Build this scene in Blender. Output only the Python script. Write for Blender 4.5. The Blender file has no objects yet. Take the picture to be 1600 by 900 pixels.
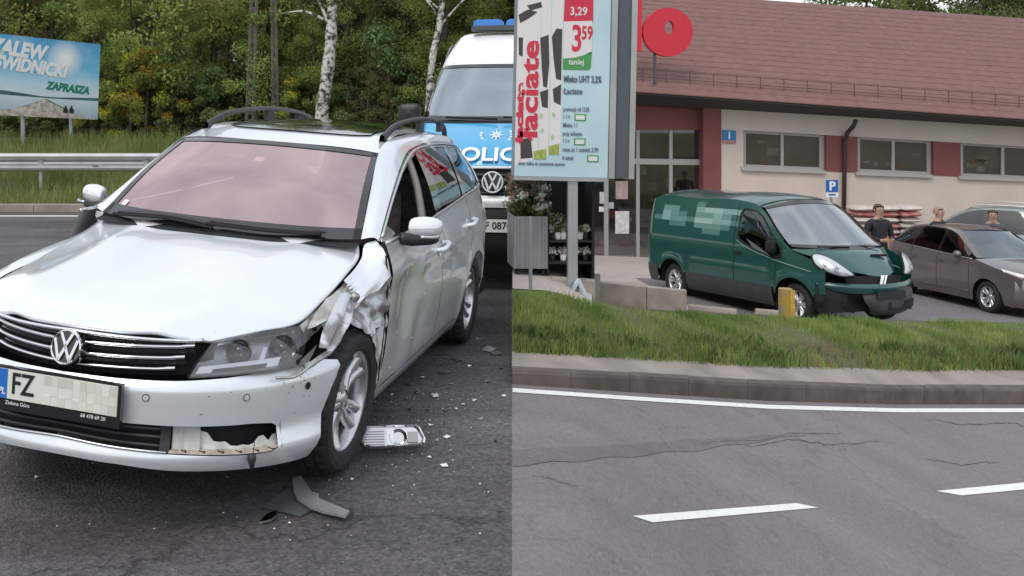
import bpy, bmesh, math, random
import numpy as np
from mathutils import Vector, Matrix
random.seed(7); rng = np.random.default_rng(11)
sc = bpy.context.scene
COL = sc.collection
# ------------------------------------------------------------------ camera, sky, sun, exposure
FPX, CX, HY, EYE = 1530.0, 600.0, 185.0, 1.60
cd = bpy.data.cameras.new('camera'); cam = bpy.data.objects.new('camera', cd); COL.objects.link(cam)
cam.location = (0, 0, EYE); cam.rotation_euler = (math.radians(90), 0, 0)
cd.sensor_width = 36; cd.lens = 36*FPX/1600; cd.shift_x = (800-CX)/1600; cd.shift_y = -(450-HY)/1600
cd.clip_start = .05; cd.clip_end = 3000
sc.camera = cam
W = bpy.data.worlds.new('World'); sc.world = W; W.use_nodes = True
wn = W.node_tree.nodes; wl = W.node_tree.links; wn.clear()
out = wn.new('ShaderNodeOutputWorld'); bg = wn.new('ShaderNodeBackground'); wl.new(bg.outputs[0], out.inputs[0])
SUN_EL, SUN_AZ = math.radians(52), math.radians(215)
sky = wn.new('ShaderNodeTexSky'); sky.sky_type = 'NISHITA'; sky.sun_disc = False
sky.sun_elevation = SUN_EL; sky.sun_rotation = SUN_AZ; sky.air_density = 1.4; sky.dust_density = 6; sky.ozone_density = .6
# an even cloud deck over the whole sky
tc = wn.new('ShaderNodeTexCoord'); nz = wn.new('ShaderNodeTexNoise'); nz.inputs['Scale'].default_value = 3.2; nz.inputs['Detail'].default_value = 6
wl.new(tc.outputs['Generated'], nz.inputs['Vector'])
cr_ = wn.new('ShaderNodeValToRGB'); cr_.color_ramp.elements[0].position = .36; cr_.color_ramp.elements[1].position = .66
cr_.color_ramp.elements[0].color = (7.0, 7.5, 8.4, 1); cr_.color_ramp.elements[1].color = (11.6, 11.8, 12.1, 1)
wl.new(nz.outputs['Fac'], cr_.inputs['Fac'])
mx = wn.new('ShaderNodeMixRGB'); mx.inputs[0].default_value = .82
wl.new(sky.outputs[0], mx.inputs[1]); wl.new(cr_.outputs[0], mx.inputs[2]); wl.new(mx.outputs[0], bg.inputs[0])
bg.inputs[1].default_value = .105
sd = bpy.data.lights.new('sun', 'SUN'); sd.energy = 1.2; sd.angle = math.radians(25); sd.color = (1, .96, .9)
sun = bpy.data.objects.new('sun', sd); COL.objects.link(sun)
sdir = Vector((math.sin(SUN_AZ)*math.cos(SUN_EL), math.cos(SUN_AZ)*math.cos(SUN_EL), math.sin(SUN_EL)))
sun.rotation_euler = sdir.to_track_quat('Z', 'Y').to_euler(); sun.location = sdir*60
sc.view_settings.view_transform = 'Standard'; sc.view_settings.look = 'None'; sc.view_settings.gamma = 1; sc.view_settings.exposure = 0.12
sc.view_settings.use_curve_mapping = False

# ------------------------------------------------------------------ helpers
def at(px, py, d):
    return np.array([(px-CX)/FPX*d, d, EYE-(py-HY)/FPX*d])
def onz(px, py, z=0.0):
    d = (EYE-z)*FPX/(py-HY); return np.array([(px-CX)/FPX*d, d, z])
def lowz(X, Y): return -1.67-.03*(Y-17)-.04*(X-6.7)          # the lower, gently falling car park
def onlow(px, py, up=0.0):
    s = (px-CX)/FPX; d = FPX*(EYE+.892-up)/(py-HY-FPX*(.03+.04*s)); X = s*d
    return np.array([X, d, lowz(X, d)+up])
def sstep(a, b, x):
    t = min(1, max(0, (x-a)/(b-a))); return t*t*(3-2*t)
def interp(x, tab):
    return float(np.interp(x, [t[0] for t in tab], [t[1] for t in tab]))
def sp(tab, xs):
    """smooth (monotone cubic-ish) interpolation through a table, columns of values"""
    T = np.array(tab, float); x = T[:, 0]; o = np.argsort(x); x = x[o]; v = T[o, 1:]
    m = np.gradient(v, x, axis=0); xs = np.atleast_1d(xs).astype(float)
    i = np.clip(np.searchsorted(x, xs)-1, 0, len(x)-2); h = (x[i+1]-x[i])[:, None]
    t = np.clip((xs-x[i])[:, None]/h, 0, 1)
    r = (2*t**3-3*t**2+1)*v[i]+(t**3-2*t**2+t)*h*m[i]+(-2*t**3+3*t**2)*v[i+1]+(t**3-t**2)*h*m[i+1]
    return r if r.shape[1] > 1 else r[:, 0]
def crom(pts, n, closed=False):
    P = np.array(pts, float); k = len(P)
    if k == 2: return P[0]+(P[1]-P[0])*np.linspace(0, 1, n)[:, None]
    u = np.linspace(0, k-1, n); i = np.clip(u.astype(int), 0, k-2); t = (u-i)[:, None]
    ext = np.vstack([2*P[0]-P[1], P, 2*P[-1]-P[-2]])
    a, b, c, d = ext[i], ext[i+1], ext[i+2], ext[i+3]
    return .5*((2*b)+(-a+c)*t+(2*a-5*b+4*c-d)*t**2+(-a+3*b-3*c+d)*t**3)
def net(rows, nu, nv):
    """rows of control points -> dense grid [nu][nv]"""
    R = np.array([crom(r, nv) for r in rows])
    return np.stack([crom(R[:, j], nu) for j in range(nv)], 1)
class MB:
    def __init__(s): s.V = []; s.F = []; s.n = 0
    def add(s, V, F):
        V = np.asarray(V, float).reshape(-1, 3); s.V.append(V); s.F += [tuple(int(i)+s.n for i in f) for f in F]; s.n += len(V); return s
    def grid(s, G):
        G = np.asarray(G); a, b = G.shape[:2]; I = np.arange(a*b).reshape(a, b)
        F = np.stack([I[:-1, :-1], I[:-1, 1:], I[1:, 1:], I[1:, :-1]], -1).reshape(-1, 4)
        return s.add(G.reshape(-1, 3), F.tolist())
    def slab(s, G, t):
        """grid with a thickness t along its normal, closed all round"""
        G = np.asarray(G, float); a, b = G.shape[:2]
        du = np.gradient(G, axis=0); dv = np.gradient(G, axis=1); N = np.cross(du, dv); N /= np.linalg.norm(N, axis=2, keepdims=True)+1e-12
        B = G-N*t; V = np.vstack([G.reshape(-1, 3), B.reshape(-1, 3)]); I = np.arange(a*b).reshape(a, b); J = I+a*b
        F = np.stack([I[:-1, :-1], I[:-1, 1:], I[1:, 1:], I[1:, :-1]], -1).reshape(-1, 4).tolist()
        F += np.stack([J[:-1, :-1], J[1:, :-1], J[1:, 1:], J[:-1, 1:]], -1).reshape(-1, 4).tolist()
        loop = list(I[0, :])+list(I[1:, -1])+list(I[-1, -2::-1])+list(I[-2:0:-1, 0])
        for k in range(len(loop)):
            p, q = loop[k], loop[(k+1) % len(loop)]; F.append((p, p+a*b, q+a*b, q))
        return s.add(V, F)
    def box(s, c, sz, M=None):
        x, y, z = [v/2 for v in sz]
        V = np.array([(i*x, j*y, k*z) for i in (-1, 1) for j in (-1, 1) for k in (-1, 1)])
        if M is not None: V = V@np.array(M).T
        V = V+np.array(c)
        return s.add(V, [(0, 1, 3, 2), (4, 6, 7, 5), (0, 4, 5, 1), (2, 3, 7, 6), (0, 2, 6, 4), (1, 5, 7, 3)])
    def tube(s, path, r, n=8, cap=True):
        P = np.array(path, float); k = len(P); R = np.full(k, r, float) if np.isscalar(r) else np.array(r, float)
        T = np.gradient(P, axis=0); T /= np.linalg.norm(T, axis=1, keepdims=True)+1e-12
        up = np.array([0, 0, 1.]) if abs(T[0, 2]) < .9 else np.array([1., 0, 0]); V = []
        for i in range(k):
            a = np.cross(T[i], up); a /= np.linalg.norm(a)+1e-12; b = np.cross(a, T[i]); up = b
            th = np.arange(n)*2*math.pi/n
            V.append(P[i]+R[i]*(np.cos(th)[:, None]*a+np.sin(th)[:, None]*b))
        F = [(i*n+j, i*n+(j+1) % n, (i+1)*n+(j+1) % n, (i+1)*n+j) for i in range(k-1) for j in range(n)]
        if cap: F += [tuple(range(n))[::-1], tuple(range((k-1)*n, k*n))]
        return s.add(np.vstack(V), F)
    def lathe(s, prof, o, ax, n=32, e1=None):
        """prof: (distance along ax, radius)"""
        ax = np.array(ax, float); ax /= np.linalg.norm(ax); t = np.array([0, 0, 1.]) if abs(ax[2]) < .9 else np.array([1., 0, 0])
        a = np.cross(ax, t); a /= np.linalg.norm(a); b = np.cross(ax, a); th = np.arange(n)*2*math.pi/n
        C = np.cos(th)[:, None]*a+np.sin(th)[:, None]*b
        V = np.vstack([np.array(o)+h*ax+r*C for h, r in prof]); k = len(prof)
        return s.add(V, [(i*n+j, i*n+(j+1) % n, (i+1)*n+(j+1) % n, (i+1)*n+j) for i in range(k-1) for j in range(n)])
    def prism(s, poly, z0, z1, M=None, o=(0, 0, 0)):
        """polygon in local xy extruded z0..z1, then M, o"""
        p = np.array(poly, float); n = len(p)
        V = np.vstack([np.c_[p, np.full(n, z0)], np.c_[p, np.full(n, z1)]])
        if M is not None: V = V@np.array(M).T
        F = [tuple(range(n))[::-1], tuple(range(n, 2*n))]+[(i, (i+1) % n, n+(i+1) % n, n+i) for i in range(n)]
        return s.add(V+np.array(o), F)
    def build(s, name, m, parent=None, smooth=False, flip=False):
        V = np.vstack(s.V); F = s.F
        if flip: V = V*np.array([-1, 1, 1]); F = [f[::-1] for f in F]
        return obj(name, V, F, m, parent, smooth)
def obj(name, V, F, m=None, parent=None, smooth=False):
    me = bpy.data.meshes.new(name); me.from_pydata(np.asarray(V).tolist(), [], F); me.update()
    if smooth: me.polygons.foreach_set('use_smooth', [True]*len(me.polygons))
    if m: me.materials.append(m)
    o = bpy.data.objects.new(name, me); COL.objects.link(o)
    if parent: o.parent = parent
    return o
def tag(o, label=None, cat=None, group=None, kind=None):
    if label: o['label'] = label
    if cat: o['category'] = cat
    if group: o['group'] = group
    if kind: o['kind'] = kind
    return o
def thing(name, label, cat, loc=(0, 0, 0), group=None, M=None):
    o = bpy.data.objects.new(name, None); COL.objects.link(o); o.empty_display_size = .2
    if M is not None: o.matrix_world = M
    else: o.location = tuple(loc)
    return tag(o, label, cat, group)
def carM(pos, yaw, pitch=0, roll=0, s=1.0):
    F = np.array([math.sin(yaw), -math.cos(yaw), 0]); U = np.array([0, 0, 1.]); L = np.cross(U, F)
    F2 = math.cos(pitch)*F+math.sin(pitch)*U; U2 = math.cos(pitch)*U-math.sin(pitch)*F
    L3 = math.cos(roll)*L+math.sin(roll)*U2; U3 = math.cos(roll)*U2-math.sin(roll)*L
    M = Matrix.Identity(4)
    for i in range(3):
        M[i][0] = -L3[i]*s; M[i][1] = F2[i]*s; M[i][2] = U3[i]*s; M[i][3] = pos[i]
    return M
def frame(o, x, y):
    """matrix with local x,y axes along the given vectors (z = x cross y)"""
    x = Vector(x).normalized(); z = x.cross(Vector(y)).normalized(); y = z.cross(x); M = Matrix.Identity(4)
    for i in range(3): M[i][0] = x[i]; M[i][1] = y[i]; M[i][2] = z[i]; M[i][3] = o[i]
    return M
def text(name, body, size, m, M, parent=None, ext=.001, bold=0.0, shear=0.0, sx=1.0, align='CENTER', lean=None):
    cu = bpy.data.curves.new(name, 'FONT'); cu.body = body; cu.size = size; cu.extrude = ext; cu.offset = bold; cu.shear = shear
    cu.align_x = align; cu.align_y = 'CENTER'; cu.resolution_u = 3
    t = bpy.data.objects.new(name, cu); COL.objects.link(t); bpy.context.view_layer.update()
    me = bpy.data.meshes.new_from_object(t.evaluated_get(bpy.context.evaluated_depsgraph_get()))
    bpy.data.objects.remove(t); bpy.data.curves.remove(cu)
    me.transform(Matrix.Diagonal((sx, 1, 1, 1))); me.transform(M); me.materials.clear(); me.materials.append(m)
    o = bpy.data.objects.new(name, me); COL.objects.link(o)
    if parent: o.parent = parent
    return o
# ------------------------------------------------------------------ materials
def mat(name, c, rough=.6, metal=0, spec=.5, coat=0, var=0, vs=8, bump=0, bs=40, c2=None, alpha=1, trans=0, emit=None, sheen=0, detail=4, bdist=.01, thresh=None, sub=0):
    m = bpy.data.materials.new(name); m.use_nodes = True; N = m.node_tree.nodes; L = m.node_tree.links
    b = N['Principled BSDF']; b.inputs['Base Color'].default_value = (*c, 1); b.inputs['Roughness'].default_value = rough
    b.inputs['Metallic'].default_value = metal; b.inputs['Specular IOR Level'].default_value = spec; b.inputs['Coat Weight'].default_value = coat
    b.inputs['Coat Roughness'].default_value = .04; b.inputs['Alpha'].default_value = alpha; b.inputs['Transmission Weight'].default_value = trans
    tc = N.new('ShaderNodeTexCoord')
    if var or c2:
        n = N.new('ShaderNodeTexNoise'); n.inputs['Scale'].default_value = vs; n.inputs['Detail'].default_value = detail; L.new(tc.outputs['Object'], n.inputs['Vector'])
        r = N.new('ShaderNodeValToRGB'); lo, hi = thresh or (.3, .7)
        r.color_ramp.elements[0].position = lo; r.color_ramp.elements[1].position = hi
        r.color_ramp.elements[0].color = tuple(v*(1-var) for v in c)+(1,); r.color_ramp.elements[1].color = (*(c2 or tuple(min(1, v*(1+var)) for v in c)), 1)
        L.new(n.outputs['Fac'], r.inputs['Fac']); L.new(r.outputs[0], b.inputs['Base Color'])
    if bump:
        n2 = N.new('ShaderNodeTexNoise'); n2.inputs['Scale'].default_value = bs; n2.inputs['Detail'].default_value = 5; L.new(tc.outputs['Object'], n2.inputs['Vector'])
        bp = N.new('ShaderNodeBump'); bp.inputs['Strength'].default_value = bump; bp.inputs['Distance'].default_value = bdist
        L.new(n2.outputs['Fac'], bp.inputs['Height']); L.new(bp.outputs[0], b.inputs['Normal'])
    if emit: b.inputs['Emission Color'].default_value = (*emit[:3], 1); b.inputs['Emission Strength'].default_value = emit[3]
    return m
def glassmat(name, tint, refl, rc=(1, 1, 1), rough=.02):
    """car glass: a coated pane, part mirror, part see-through"""
    m = bpy.data.materials.new(name); m.use_nodes = True; N = m.node_tree.nodes; L = m.node_tree.links; N.clear()
    o = N.new('ShaderNodeOutputMaterial'); mixs = N.new('ShaderNodeMixShader'); t = N.new('ShaderNodeBsdfTransparent'); g = N.new('ShaderNodeBsdfGlossy')
    t.inputs[0].default_value = (*tint, 1); g.inputs[0].default_value = (*rc, 1); g.inputs['Roughness'].default_value = rough
    lw0 = N.new('ShaderNodeLayerWeight'); lw0.inputs[0].default_value = .5; pw = N.new('ShaderNodeMath'); pw.operation = 'POWER'; pw.inputs[1].default_value = 4; ma = N.new('ShaderNodeMath'); ma.operation = 'MULTIPLY_ADD'; ma.use_clamp = True; ma.inputs[1].default_value = .9*(1-refl); ma.inputs[2].default_value = .04+refl
    L.new(lw0.outputs['Facing'], pw.inputs[0]); L.new(pw.outputs[0], ma.inputs[0]); L.new(ma.outputs[0], mixs.inputs[0]); L.new(t.outputs[0], mixs.inputs[1]); L.new(g.outputs[0], mixs.inputs[2]); L.new(mixs.outputs[0], o.inputs[0])
    return m
def asphaltmat(name, c, spec_c, wear=.25, ckf=.75):
    m = bpy.data.materials.new(name); m.use_nodes = True; N = m.node_tree.nodes; L = m.node_tree.links; b = N['Principled BSDF']
    tc = N.new('ShaderNodeTexCoord')
    def noise(s, d=5, r=.55):
        n = N.new('ShaderNodeTexNoise'); n.inputs['Scale'].default_value = s; n.inputs['Detail'].default_value = d; n.inputs['Roughness'].default_value = r; L.new(tc.outputs['Object'], n.inputs['Vector']); return n
    def ramp(src, a, b2, ca, cb):
        r = N.new('ShaderNodeValToRGB'); r.color_ramp.elements[0].position = a; r.color_ramp.elements[1].position = b2
        r.color_ramp.elements[0].color = (*ca, 1); r.color_ramp.elements[1].color = (*cb, 1); L.new(src, r.inputs[0]); return r
    def mult(a, bb, f=1):
        k = N.new('ShaderNodeMixRGB'); k.blend_type = 'MULTIPLY'; k.inputs[0].default_value = f; L.new(a, k.inputs[1]); L.new(bb, k.inputs[2]); return k
    big = ramp(noise(.55).outputs['Fac'], .35, .65, tuple(v*(1-wear) for v in c), tuple(v*(1+wear) for v in c))
    v = N.new('ShaderNodeTexVoronoi'); v.inputs['Scale'].default_value = 75; L.new(tc.outputs['Object'], v.inputs['Vector'])
    agg = ramp(v.outputs['Color'], .1, .95, (.55, .55, .55), (1.5, 1.48, 1.45))
    k1 = mult(big.outputs[0], agg.outputs[0], .8 if ckf > .5 else .25)
    v2 = noise(26, 6, .7); sp2 = ramp(v2.outputs['Fac'], .35, .62, (.6, .6, .6), (1.25, 1.25, 1.25)); k2 = mult(k1.outputs[0], sp2.outputs[0], .6 if ckf > .5 else .18)
    # streaks along the lanes
    mp = N.new('ShaderNodeMapping'); mp.inputs['Scale'].default_value = (.35, 2.2, 1); mp.inputs['Rotation'].default_value = (0, 0, .12); L.new(tc.outputs['Object'], mp.inputs[0])
    n3 = N.new('ShaderNodeTexNoise'); n3.inputs['Scale'].default_value = 1.1; n3.inputs['Detail'].default_value = 7; L.new(mp.outputs[0], n3.inputs['Vector'])
    st = ramp(n3.outputs['Fac'], .38, .66, (.72, .7, .7), (1.12, 1.12, 1.13)); k3 = mult(k2.outputs[0], st.outputs[0], .8 if ckf > .5 else .28)
    # hairline cracks
    vc = N.new('ShaderNodeTexVoronoi'); vc.feature = 'DISTANCE_TO_EDGE'; vc.inputs['Scale'].default_value = .42
    nw = noise(2.2); ad = N.new('ShaderNodeVectorMath'); ad.operation = 'MULTIPLY_ADD'; ad.inputs[1].default_value = (.9, .9, .9)
    L.new(nw.outputs['Color'], ad.inputs[0]); L.new(tc.outputs['Object'], ad.inputs[2]); L.new(ad.outputs[0], vc.inputs['Vector'])
    ck = ramp(vc.outputs['Distance'], .0, .009, (.35, .33, .33), (1, 1, 1)); k4 = mult(k3.outputs[0], ck.outputs[0], ckf)
    L.new(k4.outputs[0], b.inputs['Base Color'])
    b.inputs['Roughness'].default_value = .78; b.inputs['Specular IOR Level'].default_value = spec_c
    bp = N.new('ShaderNodeBump'); bp.inputs['Strength'].default_value = .55; bp.inputs['Distance'].default_value = .008
    L.new(v.outputs['Distance'], bp.inputs['Height']); L.new(bp.outputs[0], b.inputs['Normal'])
    return m
M_ = {}
M_['silver'] = mat('silver_paint', (.80, .845, .90), .30, .42, .5, 1, bump=.02, bs=2.5)
M_['silver_scuffed'] = mat('silver_paint_scuffed', (.66, .70, .74), .40, .4, .5, .5, c2=(.26, .23, .24), vs=11, thresh=(.44, .58), bump=.3, bs=9, bdist=.02)
M_['primer'] = mat('scraped_bare_metal', (.55, .56, .56), .42, .6, c2=(.28, .25, .23), vs=14, thresh=(.4, .7), bump=.3, bs=16)
M_['chrome'] = mat('chrome', (.85, .86, .88), .08, 1)
M_['dullchrome'] = mat('satin_metal', (.62, .63, .65), .28, 1)
M_['alloy'] = mat('wheel_alloy', (.62, .63, .66), .3, .9, coat=.3, var=.08)
M_['blackplastic'] = mat('black_plastic', (.022, .023, .026), .45, var=.2, vs=20)
M_['softblack'] = mat('matt_black', (.012, .012, .013), .8)
M_['glossblack'] = mat('gloss_black', (.012, .013, .015), .08, coat=1)
M_['rubber'] = mat('tyre_rubber', (.022, .021, .022), .75, var=.25, vs=30, bump=.3, bs=90)
M_['discmetal'] = mat('brake_disc', (.3, .29, .28), .4, .9, var=.2, vs=30)
M_['wsglass'] = glassmat('windscreen_glass', (.82, .66, .66), .47, (.98, .75, .77), .04)
M_['glass'] = glassmat('tinted_glass', (.10, .12, .12), .06, (.92, .97, 1), .01)
M_['clearglass'] = glassmat('clear_lens', (.9, .92, .95), .06, (1, 1, 1), .01)
M_['shopglass'] = glassmat('shop_glass', (.80, .80, .80), .05, (.9, .9, .95), .02)
M_['reflector'] = mat('lamp_reflector', (.78, .79, .82), .12, 1)
M_['lampgrey'] = mat('lamp_housing', (.36, .37, .39), .35, .4)
M_['amber'] = mat('amber_lens', (.7, .28, .04), .2, coat=1)
M_['redlens'] = mat('red_lens', (.45, .02, .02), .15, coat=1)
M_['interior'] = mat('interior_dark', (.03, .03, .033), .8, var=.2)
M_['beige'] = mat('interior_trim', (.42, .38, .36), .8)
M_['seatred'] = mat('seat_cloth', (.17, .16, .165), .9, var=.2, vs=30)
M_['white'] = mat('white_paint', (.80, .81, .82), .35, coat=.6, var=.03)
M_['plate'] = mat('plate_white', (.72, .73, .68), .4)
M_['plate2'] = mat('plate_blank', (.58, .58, .53), .5)
M_['plate3'] = mat('plate_blank_pale', (.66, .67, .60), .5)
M_['ink'] = mat('black_ink', (.015, .015, .017), .5)
M_['euroblue'] = mat('euro_blue', (.02, .16, .55), .4)
M_['whiteprint'] = mat('white_print', (.82, .83, .84), .5)
M_['asphalt'] = asphaltmat('asphalt_dark', (.104, .099, .104), .35)
M_['asphalt2'] = asphaltmat('asphalt_worn', (.200, .188, .200), .3, .05, .25)
M_['linepaint'] = mat('road_paint', (.80, .80, .79), .6, c2=(.58, .57, .56), vs=30, thresh=(.55, .8), bump=.2)
M_['kerb'] = mat('kerb_concrete', (.105, .086, .078), .85, var=.3, vs=5, bump=.4, bs=40)
M_['walk'] = mat('dusty_concrete', (.29, .255, .232), .9, var=.22, vs=2.2, bump=.3, bs=60)
M_['soil'] = mat('soil', (.10, .085, .05), .95, c2=(.10, .13, .035), vs=3, bump=.6, bs=12, bdist=.04)
M_['paving'] = mat('beige_paving', (.44, .385, .36), .85, var=.10, vs=1.5, bump=.15, bs=40)
M_['concrete'] = mat('grey_concrete', (.38, .34, .30), .9, var=.22, vs=4, bump=.4, bs=30)
M_['galv'] = mat('galvanised_steel', (.45, .47, .48), .42, .75, var=.12, vs=3)
M_['darkgrey'] = mat('dark_grey_paint', (.07, .078, .09), .5)
M_['midgrey'] = mat('mid_grey_paint', (.24, .255, .265), .5, var=.08)
# ------------------------------------------------------------------ ground
C0 = -.892
def wlow(px):
    t = min(1, max(0, (px-850)/(1600-850))); e = .12
    return float(np.clip((t*t/(2*e) if t < e else (t-e/2 if t < 1-e else 1-e-(1-t)**2/(2*e)+e/2*0))/(1-e), 0, 1)) if t < 1 else 1.0
def roadpt(px, py, up=0.0):
    w = wlow(px); s = (px-CX)/FPX; k = w*FPX*(.03+.04*s)
    Y = FPX*(EYE-w*C0-up)/(py-HY-k); return np.array([s*Y, Y, w*(C0-(.03+.04*s)*Y)+up])
TAB_KB = [(800, 600), (900, 607), (1000, 614), (1200, 626.5), (1400, 632), (1600, 632), (1900, 630), (2400, 622)]
TAB_KF = [(800, 580), (900, 585), (1000, 590), (1200, 602), (1400, 609), (1600, 609), (1900, 607), (2400, 600)]
TAB_GB = [(800, 549), (900, 554), (1000, 560), (1200, 571), (1400, 577), (1600, 577), (1900, 575), (2400, 570)]
TAB_GT = [(800, 456), (860, 460), (925, 474), (1010, 487), (1075, 491), (1230, 499), (1420, 504), (1600, 507), (1900, 507), (2400, 503)]
def kerbpts(px):
    b = roadpt(px, interp(px, TAB_KB)); d = b[1]+.015; t = at(px, interp(px, TAB_KF), d)
    g = onz(px, interp(px, TAB_GB), t[2]); return b, t, g
def crest(px):
    w = wlow(px); return at(px, interp(px, TAB_GT), 7.4*(1-w)+13.4*w)
# dark road of the crash site
def strip(xs_fn, ys, n, z=0.0):
    return np.array([[(a+(b-a)*j/(n-1), y, z) for j in range(n)] for y in ys for a, b in [xs_fn(y)]])
mb = MB(); mb.grid(strip(lambda y: (-30, .1307*y), np.r_[np.linspace(1.2, 9, 20)], 24))
mb.grid(strip(lambda y: (-30, 1.93+.2*(y-9)), np.linspace(9, 16.72, 12), 24))
road = tag(mb.build('road', M_['asphalt']), kind='structure')
pxs = np.r_[np.linspace(800, 925, 9), np.linspace(926, 1700, 80), np.linspace(1720, 2400, 30)]
G = []
for px in pxs:
    kb = interp(px, TAB_KB); pys = np.r_[np.linspace(kb, 900, 26), np.linspace(930, 1500, 8)]
    G.append([roadpt(px, py) for py in pys])
tag(MB().grid(np.array(G)).build('side_road', M_['asphalt2'], smooth=True), kind='structure')
# earth under and beside everything, lower level
def lowgrid(xs, ys, up): return np.array([[(x, y, lowz(x, y)+up) for x in xs] for y in ys])
tag(MB().grid(lowgrid(np.linspace(2.6, 60, 20), np.linspace(12.6, 90, 20), 0)).build('car_park', M_['paving']), kind='structure')
lot = MB().grid(lowgrid(np.linspace(5.2, 40, 14), np.linspace(12.7, 20.3, 8), .004)).build('parking_lane', M_['asphalt2']); tag(lot, kind='structure')
# embankment face between upper road and lower car park (seen only from the side)
mb = MB(); ys = np.linspace(9.0, 16.7, 10)
mb.grid(np.array([[(1.93+.2*(y-9), y, -.002), (2.0+.2*(y-9), y, -2.9)] for y in ys]))
mb.grid(np.array([[(x, 8.83, z) for x in np.linspace(1.17, 1.95, 5)] for z in (.2, -2.6)]))
tag(mb.build('embankment', M_['concrete']), kind='structure')
# kerb with its stones, dusty strip, grass verge
kerb = tag(thing('kerb', None, None), kind='structure')
edges = list(np.arange(800, 2300, 92))
for a, b in zip(edges[:-1], edges[1:]):
    mb = MB(); p = np.linspace(a+.22, b-.22, 5); rows = []
    for px in p:
        bb, t, g = kerbpts(px); s = (t-bb); back = t+(g-t)*.22
        t1 = t-np.array([0, .0, .012]); t2 = t+(g-t)*.03+np.array([0, 0, .006])
        rows.append([bb-np.array([0, 0, .05]), t1, t2, back+np.array([0, 0, .005]), back-np.array([0, 0, .3])])
    mb.grid(np.array(rows)); o = mb.build('kerb_stone', M_['kerb'], kerb)
    o.location.z += random.uniform(-.004, .004)
G = []
for px in pxs:
    bb, t, g = kerbpts(px); G.append([t+(g-t)*f+np.array([0, .0, -.006 if 0 < f < 1 else 0]) for f in (.2, .4, .7, 1.03)])
tag(MB().grid(np.array(G)).build('pavement', M_['walk']), kind='structure')
def vergept(px, q):
    bb, t, g = kerbpts(px); c = crest(px); p = g+(c-g)*q; p = p.copy(); p[2] += .05*math.sin(q*math.pi)*(1 if px > 1000 else .4); return p
G = []
for px in pxs:
    r = [vergept(px, q) for q in np.linspace(0, 1, 8)]; c = crest(px); w = wlow(px); s = c[0]/c[1]
    if px <= 925: back = [np.array([s*8.8, 8.8, c[2]]), np.array([s*8.82, 8.82, -2.5])]
    else:
        yb = c[1]+.15+.45*max(.2, 1-w); xb = s*yb; back = [np.array([s*(c[1]+.12), c[1]+.12, c[2]]), np.array([xb, yb, min(c[2]-.05, lowz(xb, yb)-.3)])]
    G.append(r+back)
G = np.array(G); mb = MB().grid(G); L = G[0]; mb.grid(np.array([L, L*np.array([1, 1, 0])-np.array([0, 0, .3])]))
tag(mb.build('verge', M_['soil'], smooth=True), kind='structure')
# paved top of the raised island (flower stand and advertising board stand here)
isl = []
for px in np.linspace(801, 925, 8):
    c = crest(px); s = c[0]/c[1]; isl.append([np.array([s*y, y, c[2]+.006]) for y in (7.52, 8.0, 8.4, 8.79)])
ISLZ = crest(860)[2]+.006
tag(MB().grid(np.array(isl)).build('paved_island', M_['paving']), kind='structure')
# road paint
mb = MB(); p = np.linspace(801, 2300, 90)
def lw(px): return interp(px, [(800, 6.5), (950, 6), (1600, 6), (2300, 6)])
mb.grid(np.array([[roadpt(px, interp(px, TAB_KB)+6, .004), roadpt(px, interp(px, TAB_KB)+6+lw(px), .004)] for px in p]))
tag(mb.build('road_edge_line', M_['linepaint']), 'thin white edge line painted along the kerb of the worn road', 'road marking')
def quad(cs, n=10):
    a, b, c, d = [np.array(x, float) for x in cs]
    return np.array([[roadpt(*(lambda v: (v[0], v[1]))((a+(b-a)*u)*(1-v)+(d+(c-d)*u)*v), .004) for u in np.linspace(0, 1, n)] for v in (0, .5, 1)])
for cs, lab in (([(988, 806), (1244, 786), (1278, 793), (1020, 816)], 'white centre dash in the middle of the worn road, the nearer one'),
                ([(1463, 767), (1700, 744), (1742, 751), (1503, 774)], 'white centre dash at the right edge of the picture')):
    tag(MB().grid(quad(cs)).build('lane_dash', M_['linepaint']), lab, 'road marking', 'centre dashes of the worn road')
# bitumen seams and a darker wheel lane on the worn road
M_['seam'] = asphaltmat('asphalt_lane', (.170, .158, .167), .3, .10, .3); M_['bitumen'] = mat('bitumen', (.075, .07, .073), .6, var=.3, vs=10)
def rpoly(top, bot, n=40):
    xs_ = np.linspace(top[0][0], top[-1][0], n); return np.array([[roadpt(x, interp(x, top)+1.5*math.sin(x*.11), .003), roadpt(x, interp(x, bot)+2.0*math.sin(x*.07+1), .003)] for x in xs_])
tag(MB().grid(rpoly([(801, 702), (950, 696), (1100, 686), (1260, 676)], [(801, 727), (950, 716), (1100, 702), (1260, 679)])).build('worn_lane', M_['seam']), kind='structure')
for k_, pl_ in enumerate(([(1090, 692), (1130, 686), (1190, 683), (1235, 678), (1320, 675)], [(1160, 700), (1230, 688), (1300, 694), (1380, 690)], [(830, 742), (870, 752), (905, 757)], [(1440, 655), (1500, 663), (1560, 660), (1640, 668)], [(1445, 718), (1500, 726), (1560, 722)])):
    xs_ = np.linspace(pl_[0][0], pl_[-1][0], 46); wk = np.cumsum(rng.normal(0, .9, 46)); wk -= np.linspace(0, wk[-1], 46); wd = rng.uniform(.15, .75, 46)*np.sin(np.linspace(0, math.pi, 46))**.4
    G = np.array([[roadpt(x, interp(x, pl_)+wk[i_]+s_*wd[i_], .0045) for s_ in (-1, 1)] for i_, x in enumerate(xs_)]); tag(MB().grid(G).build('road_crack', M_['bitumen']), kind='structure')
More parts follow.
